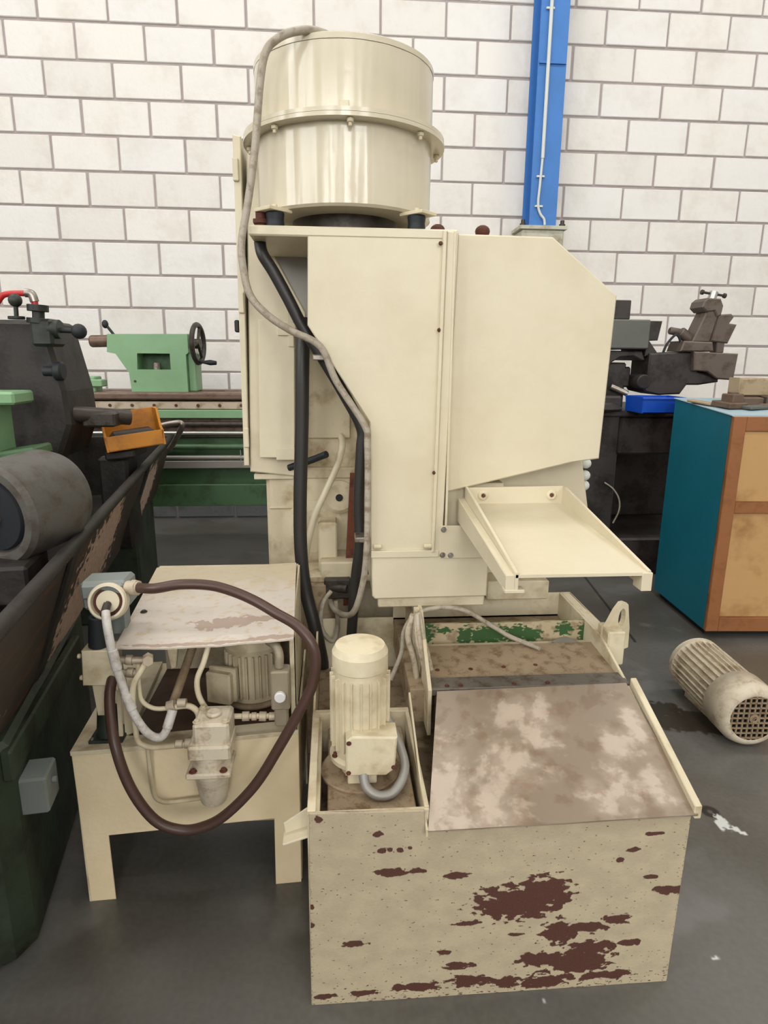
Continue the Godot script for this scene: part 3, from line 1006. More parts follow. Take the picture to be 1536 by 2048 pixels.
	b.prism(poly([1.2, 0.445, 1.2, 0.455, 1.345, 0.463, 1.345, 0.445]), side, 0.19, 0.6, 0.0015)
	var sp := part("slide_plate", b, M.tan_dirt, o)
	for q in [[0.215, -1.24], [0.287, -1.24], [0.36, -1.245], [0.432, -1.25]]:
		b = B.new()
		b.cyl(V(q[0], 0.456, q[1]), V(q[0], 0.4586, q[1]), 0.005, 12, 0.0004)
		part("bolt_hole", b, M.rust, sp)
	b = B.new()
	b.quad(V(0.19, 0.44, -1.39), V(0.622, 0.44, -1.39), V(0.622, 0.498, -1.39), V(0.19, 0.498, -1.39))
	b.quad(V(0.622, 0.44, -1.396), V(0.19, 0.44, -1.396), V(0.19, 0.498, -1.396), V(0.622, 0.498, -1.396))
	b.quad(V(0.19, 0.498, -1.39), V(0.622, 0.498, -1.39), V(0.622, 0.498, -1.396), V(0.19, 0.498, -1.396))
	part("trough_divider", b, M.divider_worn, o, "divider with green paint showing through worn cream")
	b = B.new()
	b.span(V(0.19, 0.44, -1.38), V(0.6, 0.452, -1.345), 0.001)
	part("trough_ledge", b, M.cream_dull, o)
	b = B.new()
	b.span(V(0.152, 0.36, -1.57), V(0.622, 0.435, -1.2), 0.001)
	part("trough_floor", b, M.tan_dirt, o)
	b = B.new()
	b.prism(poly([1.15, 0.36, 1.15, 0.46, 1.25, 0.53, 1.3, 0.57, 1.33, 0.57, 1.4, 0.5, 1.57, 0.5, 1.57, 0.36]), side, 0.182, 0.19, 0.001)
	b.span(V(0.17, 0.4, -1.31), V(0.182, 0.575, -1.295), 0.001)
	part("trough_end", b, M.cream_dull, o)
	# lifting lug with an eye, and the pull tab at the left corner
	var ring := []
	var outer := [0.6, 0.45, 0.69, 0.45, 0.688, 0.5, 0.675, 0.56, 0.665, 0.568, 0.652, 0.569, 0.635, 0.555, 0.612, 0.525, 0.6, 0.515]
	for i in range(0, outer.size(), 2): ring.append(Vector2(outer[i], outer[i + 1]))
	ring.append(ring[0])
	for i in 17: ring.append(Vector2(0.656, 0.532) + Vector2(cos(-PI * 0.75 - TAU * i / 16.0) * 0.013, sin(-PI * 0.75 - TAU * i / 16.0) * 0.022))
	var turn := Transform3D(Basis(Vector3.UP, 0.5), V(0.6, 0, -1.3)) * Transform3D(Basis(), V(-0.6, 0, 0))
	b = B.new()
	b.prism(PackedVector2Array(ring), turn, -0.006, 0.006)
	b.span(V(0.6, 0.44, -1.33), V(0.64, 0.52, -1.27), 0.003)
	part("lifting_lug", b, M.cream_dirty, o)
	b = B.new()
	b.prism(poly([-0.091, 0.346, -0.05, 0.375, -0.05, 0.338, -0.089, 0.325]), at_z(-0.93), -0.004, 0.0, 0.001)
	b.box(V(-0.07, 0.332, -0.92), V(0.045, 0.004, 0.03), 0.001, Basis(Vector3.BACK, 0.32))
	part("pull_tab", b, M.cream_paint, o)
	# things lying in the trough
	b = B.new()
	b.box(V(0.54, 0.455, -1.362), V(0.05, 0.006, 0.04), 0.001, Basis(Vector3.UP, 0.5))
	b.box(V(0.535, 0.445, -1.36), V(0.06, 0.016, 0.03), 0.001, Basis(Vector3.UP, 0.2))
	solo("steel_plate", b, M.bare_grey, "small grey steel plate lying in the trough of the tank", "plate")
	b = B.new()
	var rng := RandomNumberGenerator.new()
	rng.seed = 5
	for k in 9:
		var dx := rng.randf_range(-0.02, 0.02)
		var dz := rng.randf_range(-0.02, 0.02)
		b.tube([V(0.168 + dx * 0.4, 0.575 + dx * 0.3, -1.27 + dz * 0.5), V(0.165 + dx, 0.53, -1.265 + dz), V(0.18 + dx, 0.47, -1.26 + dz), V(0.19 + dx * 1.2, 0.42 - absf(dx), -1.255 + dz * 1.2)], rng.randf_range(0.003, 0.007), 7, 4)
	solo("wrapped_wires", b, M.wrap, "bundle of pale wrapped wires hanging at the left end of the trough", "wires")

func coolant_pump():
	var c := V(0.042, 0, -1.05)
	var o := thing("coolant_pump", "cream upright coolant pump on a dirty round flange in the tank well", "pump", V(0.042, 0.358, -1.05))
	var b := B.new()
	b.lathe([Vector2(0, 0.358), Vector2(0.073, 0.358), Vector2(0.073, 0.362), Vector2(0.07, 0.364), Vector2(0, 0.364)], Transform3D(Basis(), c), 48)
	part("round_flange", b, M.tan_dirt, o)
	b = B.new()
	b.span(V(0.018, 0.364, -1.06), V(0.07, 0.392, -1.0), 0.002)
	b.cyl(c + V(0, 0.364, 0), c + V(0, 0.395, 0), 0.035, 24)
	part("pump_neck", b, M.cream_dirty, o)
	b = B.new()
	b.lathe([Vector2(0, 0.388), Vector2(0.05, 0.388), Vector2(0.056, 0.392), Vector2(0.056, 0.4), Vector2(0.048, 0.404), Vector2(0.048, 0.57), Vector2(0.05, 0.572), Vector2(0.05, 0.6), Vector2(0.044, 0.612), Vector2(0, 0.614)], Transform3D(Basis(), c), 40)
	var mo := part("motor", b, M.cream_dirty, o)
	for k in 20:
		var a := TAU * k / 20.0
		b = B.new()
		b.box(c + V(cos(a) * 0.0505, 0.49, -sin(a) * 0.0505), V(0.008, 0.14, 0.002), 0.0006, Basis(Vector3.UP, a))
		part("fin", b, M.cream_dirty, mo)
	b = B.new()
	b.prism(poly([0.014, 0.395, 0.085, 0.393, 0.1, 0.405, 0.104, 0.468, 0.025, 0.472, 0.015, 0.463]), at_z(-1.0), -0.03, 0.02, 0.003)
	var tb := part("terminal_box", b, M.cream_dirty, o)
	bolts(tb, [V(0.02, 0.46, -0.98), V(0.019, 0.402, -0.98), V(0.098, 0.41, -0.98)], Vector3.BACK, 0.003, 0.003, M.rust, "screw")
	bolts(o, [V(-0.004, 0.402, -1.03), V(0.03, 0.4, -0.997)], Vector3.UP, 0.004, 0.008, M.rust)
	b = B.new()
	b.tube([V(0.045, 0.395, -0.985), V(0.05, 0.378, -0.972), V(0.07, 0.368, -0.962), V(0.095, 0.37, -0.965), V(0.115, 0.385, -0.985), V(0.12, 0.4, -1.02), V(0.1, 0.43, -1.09), V(0.08, 0.43, -1.16)], 0.0085, 12)
	part("conduit", b, M.bare_grey, o)

# ---------------------------------------------------------------- hydraulic unit
func power_unit():
	var o := thing("hydraulic_unit", "cream hydraulic power unit on two broad legs with a sloping cover", "power unit", V(-0.3, 0, -1.33))
	var cp: Material = M.cream_dirty
	var b := B.new()
	var side := Transform3D(Basis(Vector3.FORWARD, Vector3.UP, Vector3.RIGHT), Vector3.ZERO)
	var tw := Transform3D(Basis(Vector3.UP, 0.05), V(-0.3, 0, -1.16))
	var yard := tw * Transform3D(Basis(), V(0.3, 0, 0))
	b.prism(poly([-0.519, 0.352, -0.078, 0.368, -0.08, 0.0, -0.135, 0.0, -0.133, 0.165, -0.466, 0.156, -0.465, 0.0, -0.514, 0.0]), yard, -0.004, 0.0, 0.001)
	part("front_panel", b, M.cream_front, o)
	b = B.new()
	b.prism(poly([1.15, 0.345, 1.54, 0.355, 1.54, 0, 1.48, 0, 1.48, 0.155, 1.2, 0.155, 1.2, 0, 1.15, 0]), side, -0.518, -0.513, 0.001)
	part("side_panel", b, cp, o)
	b = B.new()
	b.prism(poly([1.18, 0.36, 1.56, 0.36, 1.56, 0, 1.5, 0, 1.5, 0.155, 1.23, 0.155, 1.23, 0, 1.18, 0]), side, -0.084, -0.079, 0.001)
	part("side_panel", b, cp, o)
	b = B.new()
	b.span(V(-0.515, 0.155, -1.545), V(-0.082, 0.34, -1.175), 0.002)
	part("oil_tank", b, cp, o)
	b = B.new()
	b.prism(poly([-0.52, 0.345, -0.42, 0.346, -0.42, 0.355, -0.52, 0.354]), yard, -0.37, 0.003, 0.001)
	b.prism(poly([-0.42, 0.346, -0.078, 0.36, -0.078, 0.3695, -0.42, 0.3555]), yard, -0.04, 0.002, 0.001)
	part("deck", b, cp, o)
	b = B.new()
	b.span(V(-0.42, 0.34, -1.54), V(-0.085, 0.35, -1.2), 0.001)
	part("sump_plate", b, M.sump_brown, o)
	# cover sheet, slightly dented, with posts and back
	b = B.new()
	var N := 14
	var f := fnl(91, 2.2, 2)
	var at := func(i: int, j: int) -> Vector3:
		var u := float(i) / N
		var w := float(j) / N
		return V(lerpf(lerpf(-0.42, -0.42, w), lerpf(-0.082, -0.095, w), u), lerpf(lerpf(0.567, 0.577, u), 0.62, w) + 0.004 * f.get_noise_2d(u, w) * sin(PI * u) + (0.006 * sin(PI * u) if j == 0 else 0.0) * -1.0, lerpf(-1.155, lerpf(-1.475, -1.495, u), w))
	for i in N:
		for j in N:
			var q := [at.call(i, j), at.call(i + 1, j), at.call(i + 1, j + 1), at.call(i, j + 1)]
			var k: Vector3 = (q[1] - q[0]).cross(q[3] - q[0]).normalized()
			var t0 := Vector2(float(i) / N, 1.0 - float(j) / N)
			var s := 1.0 / N
			b.tri(q[0], q[1], q[2], k, k, k, t0, t0 + Vector2(s, 0), t0 + Vector2(s, -s))
			b.tri(q[0], q[2], q[3], k, k, k, t0, t0 + Vector2(s, -s), t0 + Vector2(0, -s))
			var dn := Vector3.DOWN * 0.003
			b.quad(q[3] + dn, q[2] + dn, q[1] + dn, q[0] + dn)
			if j == 0: b.quad(q[0] + dn, q[1] + dn, q[1], q[0])
	var cov := part("cover", b, M.cover_film, o, "dusty cream sheet cover with a worn brown patch")
	bolts(cov, [V(-0.39, 0.606, -1.42), V(-0.398, 0.588, -1.28)], Vector3.UP, 0.005, 0.004, M.steel_dark, "screw")
	b = B.new()
	b.span(V(-0.42, 0.35, -1.5), V(-0.09, 0.616, -1.49), 0.001)
	b.prism(poly([1.19, 0.36, 1.49, 0.36, 1.49, 0.616, 1.17, 0.572, 1.17, 0.55]), side, -0.09, -0.086, 0.001)
	part("cover_back", b, cp, o)
	b = B.new()
	b.span(V(-0.092, 0.37, -1.178), V(-0.08, 0.574, -1.172), 0.001)
	b.span(V(-0.084, 0.37, -1.19), V(-0.08, 0.574, -1.172), 0.001)
	part("cover_post", b, cp, o)
	b = B.new()
	b.prism(poly([-0.438, 0.355, -0.43, 0.355, -0.424, 0.565, -0.432, 0.565]), at_z(-1.19), 0, 0.006, 0.0005)
	b.prism(poly([-0.43, 0.355, -0.412, 0.36, -0.418, 0.48, -0.426, 0.5]), at_z(-1.2), 0, 0.003)
	part("cover_post", b, cp, o)
	# electric motor under the cover
	var mc := V(-0.187, 0, -1.345)
	b = B.new()
	b.lathe([Vector2(0, 0.352), Vector2(0.06, 0.352), Vector2(0.06, 0.366), Vector2(0.052, 0.37), Vector2(0.052, 0.475), Vector2(0.062, 0.478), Vector2(0.066, 0.49), Vector2(0.066, 0.51), Vector2(0.055, 0.55), Vector2(0, 0.555)], Transform3D(Basis(), mc), 40)
	var mo := part("motor", b, M.cream_dull, o)
	for k in 26:
		var a := TAU * k / 26.0
		b = B.new()
		b.box(mc + V(cos(a) * 0.056, 0.425, -sin(a) * 0.056), V(0.014, 0.1, 0.003), 0.0006, Basis(Vector3.UP, a))
		part("fin", b, M.cream_dull, mo)
	b = B.new()
	b.box(V(-0.246, 0.414, -1.285), V(0.058, 0.072, 0.045), 0.004, Basis(Vector3.UP, -0.35))
	b.box(V(-0.244, 0.418, -1.284), V(0.064, 0.078, 0.012), 0.003, Basis(Vector3.UP, -0.35))
	part("terminal_box", b, M.cream_dull, mo)
	b = B.new()
	b.torus(Transform3D(Basis(), mc + V(0, 0.36, 0)), 0.064, 0.007, 36)
	part("base_ring", b, M.tan_dirt, mo)
	# gear pump bolted on the front
	b = B.new()
	b.box(V(-0.232, 0.425, -1.105), V(0.066, 0.05, 0.07), 0.005)
	b.box(V(-0.236, 0.393, -1.1), V(0.078, 0.03, 0.075), 0.004)
	b.cyl(V(-0.238, 0.345, -1.1), V(-0.238, 0.39, -1.1), 0.037, 28, 0.004)
	b.box(V(-0.24, 0.348, -1.098), V(0.082, 0.012, 0.078), 0.003)
	b.cyl(V(-0.243, 0.25, -1.12), V(-0.242, 0.345, -1.105), 0.026, 24, 0.012, 0.034)
	b.cyl(V(-0.231, 0.45, -1.103), V(-0.231, 0.458, -1.103), 0.014, 18, 0.003)
	var gp := part("gear_pump", b, M.motor_white, o)
	bolts(gp, [V(-0.258, 0.45, -1.08), V(-0.206, 0.45, -1.08), V(-0.256, 0.45, -1.13)], Vector3.UP, 0.005, 0.005, M.cream_dull)
	bolts(gp, [V(-0.268, 0.354, -1.068), V(-0.212, 0.354, -1.068)], Vector3.UP, 0.005, 0.006, M.rust)
	# valve and pressure block at the right, valve stack at the left
	b = B.new()
	b.box(V(-0.109, 0.478, -1.15), V(0.036, 0.082, 0.035), 0.003)
	b.box(V(-0.109, 0.42, -1.15), V(0.026, 0.04, 0.03), 0.003)
	b.cyl(V(-0.11, 0.52, -1.15), V(-0.11, 0.535, -1.15), 0.009, 6)
	b.tube([V(-0.11, 0.53, -1.15), V(-0.11, 0.545, -1.152), V(-0.116, 0.556, -1.165), V(-0.135, 0.558, -1.19)], 0.0085, 10)
	var gb := part("pressure_valve", b, M.valve_tan, o)
	b = B.new()
	b.cyl(V(-0.109, 0.469, -1.133), V(-0.109, 0.469, -1.122), 0.011, 20, 0.002)
	part("valve_knob", b, M.white_plastic, gb)
	b = B.new()
	b.prism(poly([-0.481, 0.562, -0.421, 0.562, -0.421, 0.478, -0.43, 0.478, -0.43, 0.488, -0.485, 0.49]), at_z(-1.2), 0, 0.045, 0.002)
	b.cyl(V(-0.485, 0.55, -1.16), V(-0.49, 0.55, -1.16), 0.005, 8)
	b.cyl(V(-0.485, 0.505, -1.16), V(-0.49, 0.505, -1.16), 0.005, 8)
	var vb := part("valve_block", b, M.cream_dirty, o)
	b = B.new()
	b.prism(poly([-0.472, 0.49, -0.446, 0.49, -0.452, 0.42, -0.467, 0.42]), at_z(-1.195), 0, 0.03, 0.001)
	part("valve_stand", b, M.cream_dull, vb)
	b = B.new()
	b.cyl(V(-0.456, 0.562, -1.175), V(-0.45, 0.625, -1.175), 0.018, 20, 0.002)
	part("solenoid", b, M.rubber, vb)
	b = B.new()
	b.cyl(V(-0.46, 0.353, -1.2), V(-0.46, 0.42, -1.2), 0.026, 20, 0.004, 0.02)
	b.box(V(-0.46, 0.357, -1.2), V(0.066, 0.008, 0.06), 0.001)
	var fc := part("filler_cap", b, M.dark_green, o)
	bolts(fc, [V(-0.487, 0.358, -1.176), V(-0.437, 0.358, -1.172)], Vector3.UP, 0.004, 0.006, M.steel)
	b = B.new()
	b.box(V(-0.443, 0.657, -1.225), V(0.088, 0.058, 0.06), 0.006, Basis(Vector3.BACK, 0.03))
	b.box(V(-0.44, 0.6, -1.235), V(0.05, 0.07, 0.03), 0.003)
	b.box(V(-0.444, 0.667, -1.194), V(0.08, 0.03, 0.01), 0.004, Basis(Vector3.BACK, 0.03))
	var sv := part("grey_valve", b, M.box_grey, o)
	b = B.new()
	b.cyl(V(-0.4, 0.672, -1.2), V(-0.375, 0.674, -1.19), 0.013, 14)
	b.cyl(V(-0.388, 0.673, -1.195), V(-0.378, 0.674, -1.191), 0.016, 6)
	part("hose_gland", b, M.rack_pale, sv)
	var gx := B.ax(V(-0.432, 0.647, -1.192), V(0.08, 0.35, 1.0))
	b = B.new()
	b.lathe([Vector2(0.0, 0), Vector2(0.036, 0), Vector2(0.036, 0.02), Vector2(0.033, 0.026), Vector2(0.029, 0.026), Vector2(0.028, 0.01)], gx, 32)
	var pg := part("pressure_gauge", b, M.cream_paint, sv)
	b = B.new()
	b.lathe([Vector2(0, 0.008), Vector2(0.029, 0.008), Vector2(0.029, 0.01), Vector2(0, 0.01)], gx, 32)
	part("gauge_seal", b, M.rust, pg)
	b = B.new()
	b.lathe([Vector2(0, 0.01), Vector2(0.021, 0.01), Vector2(0.021, 0.017), Vector2(0, 0.019)], gx, 28)
	b.cyl(V(-0.431, 0.652, -1.173), V(-0.428, 0.64, -1.145), 0.006, 12)
	part("gauge_face", b, M.cream_paint, pg)
	b = B.new()
	b.cyl(V(-0.43, 0.65, -1.172), V(-0.427, 0.64, -1.14), 0.0075, 10)
	part("gauge_stub", b, M.steel_dark, pg)
	# steel pipes and fittings, each its own
	var pipes := [
		[[V(-0.354, 0.55, -1.14), V(-0.366, 0.53, -1.125), V(-0.378, 0.508, -1.12), V(-0.383, 0.47, -1.12), V(-0.382, 0.424, -1.12), V(-0.38, 0.392, -1.12), V(-0.366, 0.379, -1.12), V(-0.34, 0.375, -1.12), V(-0.27, 0.381, -1.12)], 0.0055],
		[[V(-0.376, 0.535, -1.15), V(-0.377, 0.49, -1.145), V(-0.371, 0.462, -1.14), V(-0.349, 0.446, -1.14), V(-0.316, 0.447, -1.14)], 0.0045],
		[[V(-0.31, 0.448, -1.14), V(-0.285, 0.449, -1.14), V(-0.268, 0.438, -1.135), V(-0.262, 0.42, -1.12)], 0.006],
		[[V(-0.246, 0.565, -1.17), V(-0.256, 0.53, -1.16), V(-0.268, 0.5, -1.15), V(-0.267, 0.465, -1.15), V(-0.252, 0.432, -1.15), V(-0.236, 0.42, -1.15), V(-0.21, 0.418, -1.15), V(-0.1, 0.415, -1.15)], 0.0055],
		[[V(-0.364, 0.37, -1.125), V(-0.367, 0.33, -1.135), V(-0.368, 0.285, -1.142), V(-0.366, 0.252, -1.144), V(-0.356, 0.238, -1.144), V(-0.335, 0.234, -1.144), V(-0.266, 0.238, -1.148)], 0.0042]]
	for q in pipes:
		b = B.new()
		b.tube(q[0], q[1], 10, 5)
		part("pipe", b, M.cream_dirty, o)
	for q in [[V(-0.292, 0.381, -1.12), V(-0.272, 0.381, -1.12), 0.0105], [V(-0.31, 0.38, -1.12), V(-0.296, 0.38, -1.12), 0.009], [V(-0.306, 0.456, -1.14), V(-0.289, 0.456, -1.14), 0.0095], [V(-0.325, 0.447, -1.142), V(-0.31, 0.452, -1.14), 0.012],
		[V(-0.186, 0.417, -1.15), V(-0.172, 0.417, -1.15), 0.0105], [V(-0.168, 0.416, -1.15), V(-0.158, 0.416, -1.15), 0.009], [V(-0.153, 0.416, -1.15), V(-0.139, 0.415, -1.15), 0.0105], [V(-0.134, 0.415, -1.15), V(-0.122, 0.415, -1.15), 0.009],
		[V(-0.418, 0.535, -1.17), V(-0.37, 0.532, -1.17), 0.008], [V(-0.418, 0.508, -1.17), V(-0.38, 0.506, -1.17), 0.008], [V(-0.405, 0.535, -1.17), V(-0.392, 0.534, -1.17), 0.011], [V(-0.405, 0.508, -1.17), V(-0.392, 0.507, -1.17), 0.011],
		[V(-0.357, 0.548, -1.15), V(-0.35, 0.552, -1.125), 0.0105], [V(-0.272, 0.239, -1.148), V(-0.258, 0.24, -1.15), 0.009]]:
		b = B.new()
		b.cyl(q[0], q[1], q[2], 6, 0.001)
		part("fitting", b, M.rack_pale, o)
	b = B.new()
	b.cyl(V(-0.325, 0.43, -1.16), V(-0.29, 0.55, -1.33), 0.009, 12)
	part("suction_pipe", b, M.tan_dirt, o)
	b = B.new()
	b.prism(poly([-0.345, 0.56, -0.315, 0.56, -0.325, 0.49, -0.335, 0.487]), at_z(-1.23), 0, 0.012, 0.002)
	part("dip_stick", b, M.cream_dull, o)

func hoses():
	var b := B.new()
	b.tube([V(-0.378, 0.674, -1.191), V(-0.34, 0.681, -1.165), V(-0.29, 0.69, -1.16), V(-0.235, 0.687, -1.16), V(-0.19, 0.677, -1.15), V(-0.148, 0.665, -1.13), V(-0.107, 0.652, -1.1), V(-0.072, 0.638, -1.08), V(-0.046, 0.612, -1.065), V(-0.037, 0.578, -1.06), V(-0.044, 0.529, -1.06), V(-0.067, 0.48, -1.06), V(-0.105, 0.409, -1.06), V(-0.154, 0.327, -1.06), V(-0.212, 0.265, -1.06), V(-0.255, 0.241, -1.06), V(-0.297, 0.237, -1.06), V(-0.342, 0.261, -1.06), V(-0.382, 0.328, -1.065), V(-0.408, 0.412, -1.08), V(-0.428, 0.475, -1.13), V(-0.43, 0.51, -1.17)], 0.0098, 14, 6)
	solo("brown_hose", b, M.hose_brown, "brown rubber hose looping down in front of the hydraulic unit", "hose")
	b = B.new()
	b.tube([V(-0.425, 0.645, -1.145), V(-0.417, 0.62, -1.125), V(-0.409, 0.559, -1.12), V(-0.398, 0.508, -1.12), V(-0.386, 0.466, -1.115), V(-0.368, 0.429, -1.11), V(-0.351, 0.407, -1.11), V(-0.333, 0.403, -1.11), V(-0.321, 0.42, -1.115), V(-0.315, 0.445, -1.13)], 0.0078, 12, 6)
	var wh := solo("white_hose", b, M.hose_white, "white dusty hose running from the gauge to the pipes of the hydraulic unit", "hose")
	for q in [[V(-0.393, 0.49, -1.118), V(-0.383, 0.46, -1.114)], [V(-0.322, 0.418, -1.114), V(-0.313, 0.448, -1.13)], [V(-0.411, 0.58, -1.121), V(-0.405, 0.54, -1.12)]]:
		b = B.new()
		b.cyl(q[0], q[1], 0.0093, 12)
		part("sleeve", b, M.hose_white, wh)
	b = B.new()
	b.tube([V(-0.156, 1.345, -1.5), V(-0.15, 1.32, -1.49), V(-0.128, 1.285, -1.49), V(-0.098, 1.23, -1.49), V(-0.067, 1.17, -1.49), V(-0.026, 1.107, -1.48), V(0.022, 1.027, -1.47), V(0.062, 0.95, -1.47), V(0.062, 0.898, -1.47), V(0.056, 0.78, -1.47), V(0.058, 0.67, -1.47), V(0.049, 0.582, -1.48), V(0.038, 0.42, -1.5), V(0.02, 0.05, -1.62), V(0.01, 0.016, -1.66)], 0.013, 14, 6)
	solo("black_hose", b, M.hose_black, "black hose bent along the slanted edge of the front cover", "hose")
	b = B.new()
	b.tube([V(-0.066, 1.185, -1.6), V(-0.07, 1.15, -1.565), V(-0.073, 1.08, -1.55), V(-0.077, 0.947, -1.55), V(-0.085, 0.764, -1.55), V(-0.086, 0.635, -1.55), V(-0.076, 0.529, -1.545), V(-0.048, 0.404, -1.53), V(-0.035, 0.25, -1.595), V(-0.06, 0.06, -1.61), V(-0.08, 0.022, -1.65)], 0.0165, 14, 6)
	solo("black_hose", b, M.hose_black, "thick black hose hanging straight down beside the switch box", "hose")
	b = B.new()
	b.tube([V(0.02, 1.722, -1.47), V(-0.03, 1.717, -1.425), V(-0.07, 1.705, -1.405), V(-0.1, 1.69, -1.4), V(-0.122, 1.665, -1.395), V(-0.134, 1.61, -1.39), V(-0.147, 1.493, -1.38), V(-0.165, 1.395, -1.38), V(-0.179, 1.33, -1.38), V(-0.179, 1.284, -1.38), V(-0.167, 1.227, -1.38), V(-0.133, 1.188, -1.38), V(-0.088, 1.159, -1.39), V(-0.027, 1.127, -1.4), V(0.006, 1.055, -1.408), V(0.066, 0.962, -1.41), V(0.073, 0.92, -1.41), V(0.074, 0.8, -1.41), V(0.072, 0.685, -1.41), V(0.064, 0.589, -1.43), V(0.04, 0.5, -1.46), V(0.0, 0.47, -1.55), V(-0.02, 0.49, -1.6)], 0.0075, 12, 6)
	var fcb := solo("fan_cable", b, M.cable_grey, "grey beige cable hanging from the round fan down the front cover", "cable")
	b = B.new()
	b.box(V(-0.03, 1.105, -1.45), V(0.03, 0.012, 0.04), 0.002)
	part("cable_tie", b, M.steel, fcb)
	b = B.new()
	b.box(V(0.06, 0.7, -1.43), V(0.03, 0.012, 0.05), 0.002)
	part("cable_tie", b, M.steel, fcb)
	b = B.new()
	b.tube([V(0.018, 0.9, -1.72), V(0.021, 0.886, -1.655), V(0.008, 0.834, -1.65), V(-0.025, 0.761, -1.65), V(-0.053, 0.7, -1.65), V(-0.071, 0.632, -1.65), V(-0.08, 0.58, -1.67)], 0.0085, 12, 6)
	solo("oil_tube", b, M.cream_paint, "cream curved oil tube on the column left of the brown strip", "tube")
	b = B.new()
	b.tube([V(-0.012, 0.515, -1.575), V(-0.034, 0.485, -1.56), V(-0.038, 0.424, -1.55), V(-0.01, 0.386, -1.55), V(0.004, 0.42, -1.56), V(0.0, 0.49, -1.57)], 0.006, 10, 6)
	solo("switch_cable", b, M.cable_grey, "short looped grey cable below the dark limit switch", "cable")
	b = B.new()
	b.tube([V(0.12, 0.405, -1.3), V(0.147, 0.455, -1.33), V(0.155, 0.5, -1.35), V(0.182, 0.535, -1.36), V(0.237, 0.55, -1.362), V(0.296, 0.542, -1.36), V(0.35, 0.511, -1.355), V(0.4, 0.482, -1.345), V(0.44, 0.469, -1.33), V(0.46, 0.467, -1.31)], 0.0055, 10, 6)
	solo("trough_cable", b, M.cable_grey, "thin dusty cable arching over the trough of the tank", "cable")

